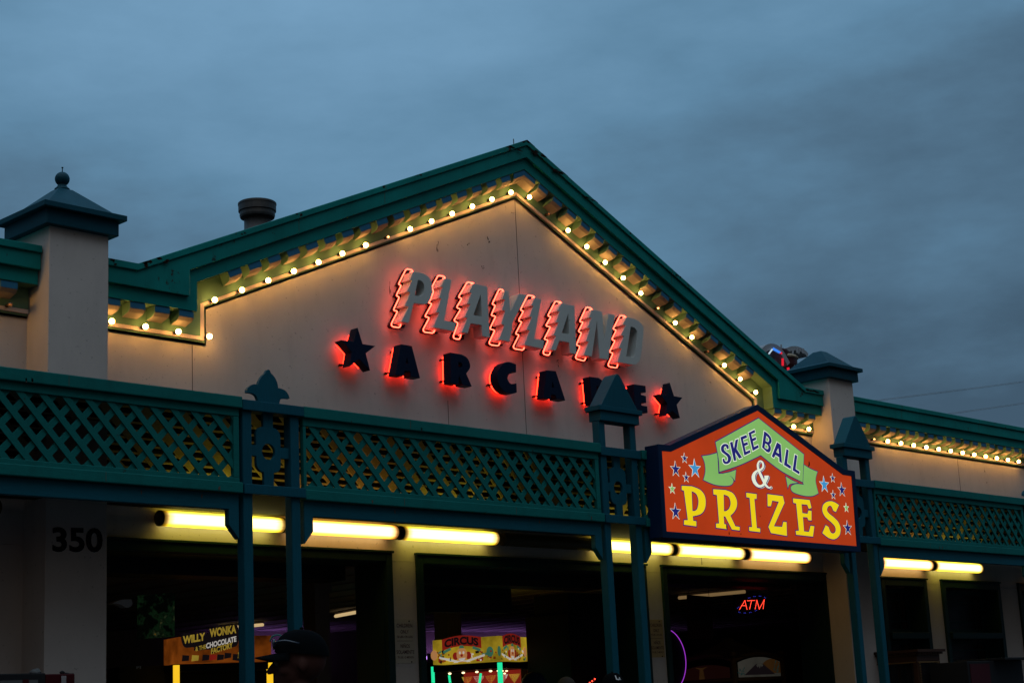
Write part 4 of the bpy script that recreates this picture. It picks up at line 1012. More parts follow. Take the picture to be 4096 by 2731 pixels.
# corner-on game cabinets -------------------------------------------------
class Cab:
    """box cabinet seen corner on: u runs back-left from the near corner, v runs right"""
    def __init__(s, name, lab, px, Y, az_u, L, W, ztop, cat='game machine'):
        c = at(px, 2650, Y); s.c = Vector((c.x, Y, 0)); s.u = Vector((math.sin(az_u), math.cos(az_u), 0)); s.v = Vector((math.cos(az_u), -math.sin(az_u), 0))
        s.L, s.W = L, W; s.t = thing(name, lab, cat, (c.x, Y, G0))
    dz = 0
    def P(s, a, b, z): return s.c + s.u * a + s.v * b + Vector((0, 0, z + (s.dz if z > -.3 else 0)))
    def block(s, mb, a0, a1, b0, b1, z0, z1):
        return mb.hexa([s.P(a0, b0, z0), s.P(a0, b1, z0), s.P(a1, b1, z0), s.P(a1, b0, z0)], [s.P(a0, b0, z1), s.P(a0, b1, z1), s.P(a1, b1, z1), s.P(a1, b0, z1)])
    def left(s, off=0): return lambda a, z: s.P(a, -off, z)           # left face: a measured back from the corner
    def front(s, off=0): return lambda b, z: s.P(-off, b, z)          # right face
    def patch(s, name, face, pts, off, mat, parent=None):
        n = -s.v if face == 'left' else -s.u; fn = s.left if face == 'left' else s.front
        base = [fn(off)(a, z) for a, z in pts]; mb = MB(); k = len(pts)
        mb.add(base + [p - n * .0015 for p in base], [list(range(k)), list(range(k, 2 * k))[::-1]] + [[i, (i + 1) % k, k + (i + 1) % k, k + i] for i in range(k)])
        return link(name, mb, mat, parent or s.t)
    def text(s, name, face, body, x0, x1, z0, z1, off, mat, parent=None, rot=0, bold=.02, arch=0):
        fn = (s.left if face == 'left' else s.front)(off)
        def T(u, v, w):
            x = x0 + (x1 - x0) * u; z = z0 + (z1 - z0) * v + rot * (u - .5) + arch * (1 - (2 * u - 1) ** 2)
            if face == 'left': x = x1 + x0 - x
            return tuple(fn(x, z))
        return link(name, text_mb(body, T, bold=bold), mat, parent or s.t)
# chocolate coin pusher (left doorway)
k = Cab('game_machine', 'orange-topped chocolate themed coin machine with glowing amber columns in the left doorway', 700, 12.7, math.radians(15), .80, .93, .3)
k.dz = at(700, 2655, 12.7).z - .36
b = MB()
k.block(b, 0, .80, 0, .93, G0, -.15); k.block(b, .0, .80, .0, .93, .295, .36)
k.block(b, .72, .80, .0, .93, -.149, .294)
link('cabinet', b, M['black'], k.t)
b = MB()
for a0, b0 in ((-.004, -.004), (-.004, .89), (.76, -.004)): k.block(b, a0, a0 + .045, b0, b0 + .045, -.14, .353)
link('light_column', b, M['amber'], k.t)
mq = MB(); k.block(mq, .02, .42, .045, .93, .370, .60); link('marquee', mq, M['m_orange'], k.t)
lg = MB(); fn = k.front(-.012)
cW = lambda pts: [((x - 825) / 610 * .56 + .045, (1040 - y) / 2.613 / 428 * 1.02 + .370) for x, y in pts]
k.patch('logo_outline', 'front', curvy(cW([(845,800),(868,755),(910,750),(975,785),(1110,768),(1180,700),(1300,680),(1420,680),(1442,760),(1425,880),(1330,905),(1240,930),(1155,955),(1135,915),(985,925),(975,890),(880,888)]), set()), -.016, M['m_dark'])
k.text('lettering', 'front', 'WILLY', 0.079, 0.289, 0.550, 0.620, -.012, M['m_gold'], rot=.03, bold=.045)
k.text('lettering', 'front', 'WONKA', 0.331, 0.587, 0.607, 0.685, -.012, M['m_gold'], rot=.035, bold=.045)
k.text('lettering', 'front', 'CHOCOLATE', 0.297, 0.587, 0.520, 0.570, -.012, M['m_white'], rot=.06, bold=.04)
k.text('lettering', 'front', '& THE', 0.196, 0.297, 0.480, 0.520, -.012, M['m_gold'], rot=.02, bold=.03)
k.text('lettering', 'front', 'FACTORY', 0.343, 0.553, 0.467, 0.520, -.012, M['m_gold'], rot=.055, bold=.045)
rr = random.Random(5)
for i, (x0, z0) in enumerate(((.07, .15), (.16, .148), (.26, .15), (.33, .15), (.40, .15), (.47, .162), (.55, .15), (.60, .165), (.67, .19))):
    k.patch('candy_bar_picture', 'front', [(x0, z0 + .235), (x0 + .065, z0 + .235 + rr.uniform(-.01, .012)), (x0 + .07, z0 + .285), (x0 + .006, z0 + .290)], -.017, M[['m_dark', 'm_gold', 'm_dark', 'm_red', 'm_dark', 'm_dark'][i % 6]])
# white-fairing racing machine with dim panel (far left of the left doorway)
k = Cab('game_machine', 'dark racing machine with a white curved fairing, left of the chocolate machine', 560, 12.55, math.radians(15), .9, .42, .6)
b = MB(); k.block(b, .0, .9, 0, .42, G0, .10); k.block(b, .55, .9, 0, .42, .101, .62); link('cabinet', b, M['black'], k.t)
cf_ = crop(400, 2250, 2.613, 12.4)
fp = curvy(xz(cf_([(110, 425), (190, 390), (240, 382), (318, 382), (328, 430), (300, 462), (260, 468), (200, 435)])), {0, 3})
link('fairing', MB().prism(fp, 12.38, 12.46), M['fairing'], k.t, bevel=.01)
gp = xz(cf_([(470, 330), (850, 300), (850, 760), (470, 790)]))
link('side_panel', MB().prism(gp, 12.50, 12.52), M['dimgreen'], k.t)
q = cf_([(380, 1078), (428, 1078), (428, 1106), (380, 1106)], 12.5)
link('lettering', text_mb('FI', quadmap(*[(p.x, 12.5, p.z) for p in q]), bold=.02), M['white'], k.t)
# circus machine (middle doorway)
k = Cab('game_machine', 'yellow and red circus ticket machine with jade light columns in the middle doorway', 2002, 14.0, math.radians(-19.5), .92, .90, .3)
s_ = 334.0
def zpx(py): return (2872 - py + .049 * (2002 - 2048) * -1) * (1 / F) * 20.05
b = MB(); zb_, z1_, z2_ = G0, zpx(2660), zpx(2650)
ztop = zpx(2652)
k.block(b, .0, .92, .0, .90, G0, -.10); k.block(b, 0, .92, 0, .90, ztop - .075, ztop); k.block(b, .80, .92, .80, .90, -.099, ztop - .076)
link('cabinet', b, M['black'], k.t)
b = MB()
for a0, b0, ww in ((-.004, -.004, .045), (.0, .885, .025), (.885, -.004, .03)): k.block(b, a0, a0 + ww, b0, b0 + ww, -.10, ztop - .01)
link('light_column', b, M['jade'], k.t)
b = MB()
for a0, a1 in ((.72, .68), (.30, .36)):
    b.tube([k.P(a0, .08, ztop - .12), k.P(a1, .08, ztop - .42)], .014, 8)
link('inner_light_tube', b, M['jade'], k.t)
b = MB()
for a0 in (.18, .36, .54, .72): b.ball(k.P(a0, .10, ztop - .10), .020, 8, 6, sc=(1, 1, .6))
for b0 in (.18, .30, .42, .36): b.ball(k.P(.12, b0, ztop - .10 - (.03 if b0 == .36 else 0)), .016, 8, 6, sc=(1, 1, .6))
link('spot_lamp', b, M['warmspot'], k.t)
link('prize_backdrop', k.block(MB(), .10, .86, .76, .79, -.098, ztop - .08), M['m_red'], k.t)
for i in range(5):
    a0 = .10 + .16 * i
    k.patch('swag_picture', 'left', [(a0, ztop - .13), (a0 + .15, ztop - .13), (a0 + .13, ztop - .17), (a0 + .08, ztop - .24), (a0 + .02, ztop - .17)], -.76, M['m_white' if i % 2 else 'm_gold'])
mq = MB(); zt0, zt1 = ztop + .012, ztop + .30
k.block(mq, .02, .90, .03, .86, zt0, zt1); mqo = link('marquee', mq, M['m_yellow'], k.t)
def ell(cx, cz, rx, rz, n=20, a0=0, a1=2 * PI): return [(cx + rx * math.cos(a0 + (a1 - a0) * i / n), cz + rz * math.sin(a0 + (a1 - a0) * i / n)) for i in range(n)]
OF = -.026
rb_ = lambda face, *a, **kk: k.patch(a[0], face, a[1], OF - .0 - a[2] * -.002 if False else (-.03 if face == 'left' else -.02) + a[2] * .002, a[3])
for face, x0, x1 in (('left', .03, .89), ('front', .04, .85)):
    W_ = x1 - x0; cxm = x0 + W_ * (.56 if face == 'left' else .42); Ff = 1 if face == 'left' else -1
    rb_(face, 'title_banner', [(cxm - .26, zt1 - .13)] + [(cxm - .26 + .52 * i / 10, zt1 + .035 * math.sin(PI * i / 10)) for i in range(11)] + [(cxm + .26, zt1 - .13)] + [(cxm + .26 - .52 * i / 10, zt1 - .13 + .04 * math.sin(PI * i / 10)) for i in range(1, 10)], 2, M['m_red'])
    k.text('lettering', face, 'CIRCUS', cxm - .225, cxm + .225, zt1 - .105, zt1 - .01, (-.03 if face == 'left' else -.02) + .008, M['m_dark'], bold=.05, arch=.03)
    for sx in (-1, 1):
        rb_(face, 'hair_picture', ell(cxm + sx * .085, zt0 + .085, .038, .045), 3, M['m_red'])
        rb_(face, 'streamer_picture', [(cxm + sx * .06, zt0 + .03), (cxm + sx * .30, zt0 + .09), (cxm + sx * .30, zt0 + .065), (cxm + sx * .06, zt0 + .005)], 3, M['m_white'])
        rb_(face, 'ticket_picture', [(cxm + sx * .14, zt0 + .16), (cxm + sx * .24, zt0 + .12), (cxm + sx * .25, zt0 + .15), (cxm + sx * .15, zt0 + .19)], 3, M['m_green'])
        rb_(face, 'figure_picture', ell(cxm + sx * .37, zt0 + .11, .045, .06), 3, M['m_green' if sx < 0 else 'm_skin'])
    rb_(face, 'clown_face_picture', ell(cxm, zt0 + .095, .070, .085), 4, M['m_skin'])
    rb_(face, 'hat_picture', [(cxm - .035, zt0 + .172), (cxm + .035, zt0 + .172), (cxm + .022, zt0 + .205), (cxm - .022, zt0 + .205)], 5, M['m_green'])
    for sx in (-1, 1): rb_(face, 'eye_picture', ell(cxm + sx * .024, zt0 + .12, .013, .017, 12), 5, M['m_white'])
    rb_(face, 'mouth_picture', ell(cxm, zt0 + .06, .045, .034, 14, PI, 2 * PI), 5, M['m_white'])
    rb_(face, 'nose_picture', ell(cxm, zt0 + .088, .017, .017, 12), 6, M['m_red'])
    rb_(face, 'collar_picture', [(cxm - .12, zt0 + .004), (cxm, zt0 + .02), (cxm + .12, zt0 + .004), (cxm + .06, zt0 + .03), (cxm - .06, zt0 + .03)], 5, M['m_white'])
    rnd = random.Random(11 if face == 'left' else 12)
    for i in range(34):
        xx = rnd.uniform(x0 + .02, x1 - .06); zz = rnd.uniform(zt0 + .008, zt1 - .16); an = rnd.uniform(0, PI); l_ = rnd.uniform(.02, .06); w_ = rnd.uniform(.006, .018)
        if abs(xx - cxm) < .11: continue
        ca, sa = math.cos(an), math.sin(an)
        rb_(face, 'scrap_picture', [(xx - sa * w_, max(zt0 + .002, zz + ca * w_)), (xx + sa * w_, max(zt0 + .002, zz - ca * w_)), (xx + ca * l_ + sa * w_, zz + sa * l_ - ca * w_), (xx + ca * l_ - sa * w_, zz + sa * l_ + ca * w_)], 2.5, M[rnd.choice(['m_red', 'm_green', 'm_dark', 'm_orange', 'm_dark', 'm_gold', 'm_white'])])
    for i in range(16):
        xx = rnd.uniform(x0 + .03, x1 - .03); zz = rnd.uniform(zt0 + .02, zt1 - .14)
        if abs(xx - cxm) < .13: continue
        rb_(face, 'confetti_picture', ell(xx, zz, .012, .012, 8), 4, M[rnd.choice(['m_red', 'm_green', 'm_white', 'm_orange'])])
# beige board and arch behind the circus machine
a = at(2118, 2665, 14.9); b2 = at(2238, 2650, 14.9)
bb = thing('game_backboard', 'beige rounded game board with dark dots, right of the circus machine', 'game board', (a.x, 14.9, G0))
rp = [(a.x, G0), (b2.x, G0), (b2.x, b2.z - .05), (b2.x - .02, b2.z - .012), (b2.x - .06, b2.z), (a.x, b2.z - .0)]
link('board', MB().prism(rp, 14.9, 14.94), M['beige'], bb, bevel=.004)
mb = MB()
for px, py in ((2145, 2690), (2166, 2664), (2189, 2678), (2229, 2676), (2217, 2660), (2211, 2700)): p = at(px, py, 14.9); mb.ball((p.x, 14.897, p.z), .012, 8, 6)
link('peg', mb, M['black'], bb)
ac = at(2140, 2655, 15.2)
tag(link('game_arch', MB().prism([(ac.x - .26, ac.z - .2)] + [(ac.x + .26 * math.cos(PI - PI * i / 16), ac.z + .26 * math.sin(PI - PI * i / 16)) for i in range(17)] + [(ac.x + .26, ac.z - .2), (ac.x + .14, ac.z - .2)] + [(ac.x + .14 * math.cos(PI * i / 12), ac.z + .14 * math.sin(PI * i / 12)) for i in range(13)] + [(ac.x - .14, ac.z - .2)], 15.2, 15.5), M['beige'], loc=(ac.x, 15.2, ac.z - .2)), 'beige arch standing behind the game board, right of the circus machine', 'game arch')
p = at(2135, 2722, 13.2)
tag(link('game_dome', MB().lathe([(.16, p.z - .35), (.155, p.z - .05), (.13, p.z + .02), (.09, p.z + .075), (.03, p.z + .10), (.001, p.z + .103)], (p.x, 13.2, 0), 24), M['bluecap'], smooth=True, loc=(p.x, 13.2, p.z - .35)), 'dark blue dome of a game unit in front of the beige game board', 'game dome')
# stack of dark cabinets behind the pointed-cap posts
a = at(2275, 2490, 13.4); c2 = at(2560, 2490, 13.4)
tag(link('game_cabinet', MB().box(a.x, a.x + 1.5, 13.4, 14.1, G0, a.z + .11).box(a.x + .06, a.x + 1.4, 13.45, 14.0, a.z + .112, a.z + .36), M['black'], loc=(a.x, 13.4, G0)), 'tall black game cabinet in shadow behind the pointed-cap posts', 'game machine')
mb = MB()
rl = thing('indicator_lights', 'three small red lamps low beside the person in the lettered cap', 'lights', tuple(at(2370, 2725, 13.2)))
for px, py in ((2359, 2729), (2369, 2722), (2379, 2714)): p = at(px, py, 13.2); mb.ball(p, .010, 8, 6)
link('lamp', mb, M['ledred'], rl); pb = at(2369, 2735, 13.2); link('base', MB().box(pb.x - .06, pb.x + .06, 13.21, 13.3, pb.z - .1, pb.z - .01), M['black'], rl)
# purple-rimmed wheel
pc = at(330 / 2.94 + 2550, 1000 / 2.94 + 2300, 13.2); pr = at(330 / 2.94 + 2550, 625 / 2.94 + 2300, 13.2).z - pc.z
wl = thing('wheel_game', 'big dark game wheel with a glowing purple rim behind the pier under the sign box', 'game wheel', (pc.x, 13.2, pc.z - pr))
link('disc', MB().lathe([(pr - .01, .0), (pr - .01, .06)], (pc.x, 13.2, pc.z), 48, axis='y'), M['black'], wl)
link('rim_tube', MB().tube([(pc.x + pr * math.cos(i * PI / 24), 13.19, pc.z + pr * math.sin(i * PI / 24)) for i in range(48)], .0048, 8, closed=True), M['purple'], wl, smooth=True)
link('stand', MB().box(pc.x - .06, pc.x + .06, 13.27, 13.37, G0, pc.z), M['black'], wl)
# island-themed machine with thatched roof
k = Cab('game_machine', 'thatch-roofed island machine with a painted volcano panel in the doorway under the sign box', 2934, 12.5, math.radians(8), .95, .85, .3)
zc = lambda y: at(2934, y / 2.94 + 2300, 12.5).z
b = MB(); k.block(b, 0, .95, 0, .85, G0, zc(1240)); k.block(b, .10, .85, .10, .75, zc(1240) + .001, zc(990)); link('cabinet', b, M['black'], k.t)
apx = k.P(.48, .42, zc(705)); q0 = [k.P(-.06, -.06, zc(960)), k.P(-.06, .91, zc(960)), k.P(1.0, .91, zc(960)), k.P(1.0, -.06, zc(960))]
th_ = MB(); lv = 7
rings = []
for i in range(lv + 1):
    f_ = i / lv; kk = (1 - f_) ** 1.6 * .94 + .06
    zz = zc(960) + (apx.z - zc(960)) * f_
    for dd_ in (0, 1):
        if i == lv and dd_: continue
        rings.append([(apx.x + (p.x - apx.x) * kk * (1 - .05 * dd_), apx.y + (p.y - apx.y) * kk * (1 - .05 * dd_), zz + .012 * dd_) for p in q0])
th_.add([v for r_ in rings for v in r_], [(4 * i + j, 4 * i + (j + 1) % 4, 4 * i + 4 + (j + 1) % 4, 4 * i + 4 + j) for i in range(len(rings) - 1) for j in range(4)] + [(0, 1, 2, 3)])
link('thatched_roof', th_, M['thatch'], k.t)
b = MB()
for a0, b0 in ((0, 0), (.95, 0), (0, .85)): b.tube([k.P(a0, b0, G0), k.P(a0, b0, zc(930))], .035, 10); b.tube([k.P(a0, b0, zc(930)), k.P(a0, b0, zc(900))], .042, 10)
for z in (zc(1225),): b.tube([k.P(-.01, 0, z), k.P(-.01, .85, z)], .022, 8); b.tube([k.P(0, -.01, z), k.P(.95, -.01, z)], .022, 8)
for face in 'lf':
    P_ = [k.P(-.01, .85 * i / 12, zc(975) - .075 * abs(2 * i / 12 - 1) ** 2 + .05) if face == 'f' else k.P(.95 * i / 12, -.01, zc(975) - .075 * abs(2 * i / 12 - 1) ** 2 + .05) for i in range(13)]
    b.tube(P_, .024, 8)
link('bamboo_frame', b, M['gold'], k.t, smooth=True)
archp = lambda w0, w1, zl, zh, sag: [(w0, zl)] + [(w1, zl)] + [(w1 + (w0 - w1) * i / 10, zh - sag * abs(2 * i / 10 - 1) ** 2) for i in range(11)]
k.patch('picture_panel', 'front', archp(.06, .80, zc(1200), zc(985) + .02, .06), -.098 + .11, M['m_volc'])
k.patch('sunset_picture', 'front', archp(.50, .80, zc(1160), zc(1000) + .01, .05), -.098 + .112, M['m_sunset'])
k.patch('volcano_picture', 'front', [(.16, zc(1175)), (.70, zc(1175)), (.50, zc(1050)), (.47, zc(1042)), (.40, zc(1042)), (.37, zc(1050))], .016, M['m_dark'])
k.patch('snow_picture', 'front', [(.375, zc(1062)), (.40, zc(1043)), (.47, zc(1043)), (.497, zc(1062)), (.47, zc(1085)), (.455, zc(1066)), (.43, zc(1100)), (.415, zc(1070)), (.395, zc(1090))], .018, M['m_volc'])
rl_ = random.Random(4)
for sx in (0, 1):
    for i in range(14):
        x = .07 + rl_.uniform(0, .10) if sx == 0 else .68 + rl_.uniform(0, .11); z = zc(1190) + rl_.uniform(0, .10) + (.06 * rl_.random() if sx else 0)
        an = rl_.uniform(0, PI); l_ = rl_.uniform(.02, .05)
        k.patch('leaf_picture', 'front', [(x, z), (x + math.cos(an) * l_ * .5 - .008 * math.sin(an), z + math.sin(an) * l_ * .5 + .008 * math.cos(an)), (x + math.cos(an) * l_, z + math.sin(an) * l_), (x + math.cos(an) * l_ * .5 + .008 * math.sin(an), z + math.sin(an) * l_ * .5 - .008 * math.cos(an))], .019, M['m_leaf'])
k.patch('picture_panel', 'left', archp(.06, .88, zc(1200), zc(1030), .05), .012, M['m_dimred'])
k.patch('palm_picture', 'left', [(.50, zc(1195)), (.60, zc(1195)), (.58, zc(1080)), (.66, zc(1050)), (.55, zc(1060)), (.44, zc(1050)), (.52, zc(1080))], .014, M['m_sunset'])
# fortune teller cabinet (right)
k = Cab('fortune_cabinet', 'carved dark wood fortune-teller cabinet with glass panes, below the windows', 3669, 10.45, 0, .72, .52, .3, 'fortune machine')
zq = lambda y: at(3669, y / 2.955 + 2300, 10.45).z
b = MB(); k.block(b, 0, .72, 0, .52, G0, -.55); k.block(b, 0, .72, 0, .52, zq(1010), zq(930))
for a0, b0 in ((0, 0), (.66, 0), (0, .46), (.66, .46)): k.block(b, a0, a0 + .06, b0, b0 + .06, -.549, zq(1010) - .001)
link('body', b, M['darkwood'], k.t, bevel=.004)
b = MB()
k.block(b, -.03, .75, -.03, .55, zq(929), zq(905)); k.block(b, -.055, .775, -.055, .575, zq(904), zq(872)); 
for i in range(9): k.block(b, -.045, -.03, .0 + .06 * i, .03 + .06 * i, zq(925), zq(908)); k.block(b, .0 + .08 * i, .04 + .08 * i, -.045, -.03, zq(925), zq(908))
link('cornice', b, M['darkwood'], k.t)
b = MB()
for z0, z1 in ((zq(940), zq(932)), (zq(1030), zq(1015))): k.block(b, -.012, -.001, .02, .50, z0, z1); k.block(b, .02, .70, -.012, -.001, z0, z1)
for b0 in (.045, .465):
    for i in range(26): b.ball(k.P(-.008, b0, zq(1040) - .03 * i), .010, 6, 5)
link('gilt_trim', b, M['gold'], k.t)
link('pane', MB().hexa([k.P(.02, .07, -.5), k.P(.024, .07, -.5), k.P(.024, .45, -.5), k.P(.02, .45, -.5)], [k.P(.02, .07, zq(1022)), k.P(.024, .07, zq(1022)), k.P(.024, .45, zq(1022)), k.P(.02, .45, zq(1022))]), M['glass'], k.t)
link('pane', MB().hexa([k.P(.07, .02, -.5), k.P(.65, .02, -.5), k.P(.65, .024, -.5), k.P(.07, .024, -.5)], [k.P(.07, .02, zq(1022)), k.P(.65, .02, zq(1022)), k.P(.65, .024, zq(1022)), k.P(.07, .024, zq(1022))]), M['glass'], k.t)
link('inner_backdrop', k.block(MB(), .10, .13, .08, .44, -.5, zq(1030)), M['greyposter'], k.t)
k.text('lettering', 'front', 'ZOLTAR', .09, .43, zq(1190), zq(1060), -.012, M['inkdark'], bold=.01, arch=.03)
b = MB(); b.tube([k.P(.40, .20, -.5), k.P(.38, .22, zq(1050))], .02, 8); link('curtain', b, M['gold'], k.t)
# brown slatted cabinet and red panel unit by the right edge
a = at(3830, 2660, 10.5); c2 = at(3872, 2660, 10.5)
mb = MB(); mb.box(a.x, c2.x, 10.5, 11.0, G0, a.z)
for i in range(5): x = a.x + (c2.x - a.x) * (i + .15) / 5; mb.box(x, x + (c2.x - a.x) * .12, 10.485, 10.499, G0, a.z)
tag(link('slatted_cabinet', mb, M['darkwood'], loc=(a.x, 10.5, G0)), 'narrow brown slatted cabinet right of the fortune-teller cabinet', 'cabinet')
a = at(3872, 2650, 9.9); c2 = at(4040, 2652, 9.9); e2 = at(3976, 2660, 9.9)
rd = thing('game_machine', 'black game machine with a dark red side panel at the bottom right', 'game machine', (a.x, 9.9, G0))
link('cabinet', MB().box(a.x - .02, c2.x + .3, 9.9, 10.4, G0, a.z + .02).box(e2.x, c2.x + .3, 9.75, 10.4, a.z + .021, a.z + .05), M['black'], rd, bevel=.005)
link('side_panel', MB().box(a.x + .03, a.x + .48, 9.893, 9.899, G0 + .3, a.z - .01), M['red'], rd)
# vending unit bottom left
a = at(0, 2694, 9.4); c2 = at(300, 2688, 9.4); m_ = at(183, 2690, 9.4)
vd = thing('vending_unit', 'black and red vending unit in the bottom left corner, in front of the numbered pillar', 'vending machine', (c2.x, 9.4, G0))
link('cabinet', MB().box(c2.x - 1.35, m_.x, 9.4, 10.0, G0, c2.z), M['black'], vd, bevel=.006)
link('red_side', MB().box(m_.x + .001, c2.x, 9.4, 10.0, G0, c2.z - .006), M['red'], vd, bevel=.006)
p0, p1 = at(244, 2702, 9.4), at(264, 2702, 9.4)
link('white_stripe', MB().box(p0.x, p1.x, 9.394, 9.399, G0 + .2, p0.z), M['greyposter'], vd, bevel=.003)
mb = MB(); p0 = at(4, 2728, 9.4); p1 = at(150, 2728, 9.4); mb.box(p0.x - .3, p1.x, 9.394, 9.399, p0.z - .2, p0.z + .012); link('label_card', mb, M['greydim'], vd)
p0 = at(91, 2728, 9.39); p1 = at(115, 2728, 9.39); link('red_tag', MB().box(p0.x, p1.x, 9.388, 9.393, p0.z - .004, p0.z + .018), M['red'], vd)
mb = MB(); pts = [(243, 2684), (247, 2678), (254, 2680), (256, 2687), (266, 2686), (280, 2690), (294, 2689)]
mb.tube(round_path([at(x, y, 9.6) + Vector((0, 0, -.012)) for x, y in pts], .02), .010, 8)
tag(link('cable_bundle', mb, M['black'], smooth=True, loc=tuple(at(260, 2690, 9.6))), 'coiled black cable lying on the red end of the vending unit', 'cable')
p = at(142, 2686, 9.7); mb = MB(); mb.ball((p.x, 9.7, p.z - .005), .040, 10, 8, sc=(1, .8, .62)); rr = random.Random(2)
mb.v = [(x + rr.uniform(-.006, .006), y, z + rr.uniform(-.005, .005)) for x, y, z in mb.v]
tag(link('crumpled_bag', mb, M['greydim'], loc=(p.x, 9.7, p.z - .03)), 'pale crumpled paper lying on top of the vending unit', 'paper')

# ------------------------------------------------------------------ on the roof and beyond
pz = at(1030, 900, 13.0); r_ = .165
vp = thing('vent_pipe', 'dark metal vent pipe with a wide cap rising behind the left gable slope', 'vent', (pz.x, 13.0, 4.2))
zt = at(1028, 812, 13.0).z; zb_ = at(1028, 872, 13.0).z
link('pipe', MB().lathe([(.135, 4.2), (.135, zb_ + .03)], (pz.x, 13.0, 0), 24), M['metal'], vp, smooth=True)
link('cap', MB().lathe([(.135, zb_ - .012), (.172, zb_ + .0), (.178, zb_ + .02), (.178, zb_ + .06), (.190, zb_ + .065), (.190, zt - .03), (.194, zt - .028), (.194, zt - .008), (.184, zt), (.15, zt)], (pz.x, 13.0, 0), 28), M['metal'], vp)
spk = at(2085, 556, 11.2)
tag(link('spike', MB().tube([(CX - .07, 11.2, 5.75), (CX - .07, 11.2, 5.815)], .006, 6), M['wire'], loc=(CX - .07, 11.2, 5.75)), 'tiny metal spike standing on the gable peak', 'spike')
YR = 34.0; cR = crop(3050, 1370, 4.4807, YR)
ride = thing('fairground_ride', 'blurred grey-arched fairground ride with coloured lights behind the right pillar', 'ride', tuple(at(3140, 1520, YR)))
def arch(pts, wd, dpt, y, nm='arch'):
    P_ = [Vector((p.x, y, p.z)) for p in pts]; mb = MB(); n = len(P_)
    vs = []
    for i, p in enumerate(P_):
        t_ = (P_[min(i + 1, n - 1)] - P_[max(i - 1, 0)]).normalized(); nn = Vector((-t_.z, 0, t_.x))
        vs += [p + nn * wd / 2, p - nn * wd / 2, p - nn * wd / 2 + Vector((0, dpt, 0)), p + nn * wd / 2 + Vector((0, dpt, 0))]
    fs = [(4 * i + j, 4 * i + (j + 1) % 4, 4 * i + 4 + (j + 1) % 4, 4 * i + 4 + j) for i in range(n - 1) for j in range(4)] + [(0, 1, 2, 3), (4 * n - 1, 4 * n - 2, 4 * n - 3, 4 * n - 4)]
    mb.add(vs, fs); return link(nm, mb, M['ridegrey'], ride)
def smp(pts, n=5):
    c_ = curvy([(x, y) for x, y in pts], {0, len(pts) - 1}, n); return c_[:len(c_) - 0]
arch(cR(smp([(-60, 420), (-20, 240), (40, 125), (130, 75), (230, 80), (330, 150), (420, 290), (490, 430), (540, 560)])[:41]), .22, .5, YR)
arch(cR(smp([(690, 80), (760, 52), (860, 50), (960, 90), (1040, 160), (1110, 280)])[:26]), .16, .5, YR + .6)
def disc(cx, cy, rx, h, mat, nm):
    c_ = cR([(cx, cy)])[0]; rr = (cR([(cx + rx, cy)])[0].x - c_.x) * .86
    link(nm, MB().lathe([(rr * .92, -h), (rr, -h * .6), (rr, -.02), (rr * .9, .05), (.05, .14)], (c_.x, YR + 1.0, c_.z), 32), mat, ride, smooth=False)
disc(530, 90, 225, .42, M['ridered'], 'canopy_disc'); disc(660, 200, 250, .10, M['ridecream'], 'cream_rim'); disc(660, 240, 235, .42, M['ridered'], 'car_body'); disc(600, 400, 200, .5, M['ridered'], 'lower_car')
mb = MB()
for x, y0, y1 in ((150, 110, 320), (175, 110, 260), (260, 190, 330), (355, 260, 430), (665, 90, 180), (745, 60, 160), (770, 70, 180), (685, 300, 400), (850, 80, 170), (455, 10, 80)):
    p0, p1 = cR([(x, y0), (x, y1)]); mb.tube([(p0.x, YR + .3, p0.z), (p1.x, YR + .3, p1.z)], .035, 6)
link('upright', mb, M['ridegrey'], ride)
for nm, pts, mt, r0 in (('blue_light', [(175, 105), (300, 178)], 'rideblue', .03), ('blue_light', [(172, 130), (280, 190)], 'rideblue', .025), ('white_light', [(95, 205), (155, 125)], 'ridewhite', .03), ('red_light', [(298, 185), (322, 196)], 'ridered_led', .04), ('red_light', [(340, 290), (342, 415)], 'ridered_led', .045), ('red_light', [(437, 450), (447, 520)], 'ridered_led', .05)):
    p0, p1 = cR(pts); link(nm, MB().tube([(p0.x, YR - .05, p0.z), (p1.x, YR - .05, p1.z)], r0, 6), M[mt], ride)
link('ride_tower', MB().box(at(3160, 1500, YR).x - .6, at(3160, 1500, YR).x + .6, YR + .8, YR + 2, G0, at(3160, 1470, YR).z), M['ridered'], ride)
for lab, p0, p1 in (('higher overhead wire pair crossing the sky at the right', (3500, 1604), (4240, 1509)), ('lower overhead wire pair crossing the sky at the right', (3790, 1657), (4240, 1592))):
    a, b = at(*p0, 24), at(*p1, 24); d_ = (b - a); mb = MB()
    for o_ in (0, .030):
        mb.tube([a - d_ * .5 + Vector((0, 0, o_)), a + Vector((0, 0, -.004 + o_)), (a + b) / 2 + Vector((0, 0, -.012 + o_)), b + Vector((0, 0, o_)), b + d_ * 3 + Vector((0, 0, o_))], .0048, 6)
    tag(link('overhead_wire', mb, M['wire'], loc=tuple(a)), lab, 'wire', 'overhead wires')

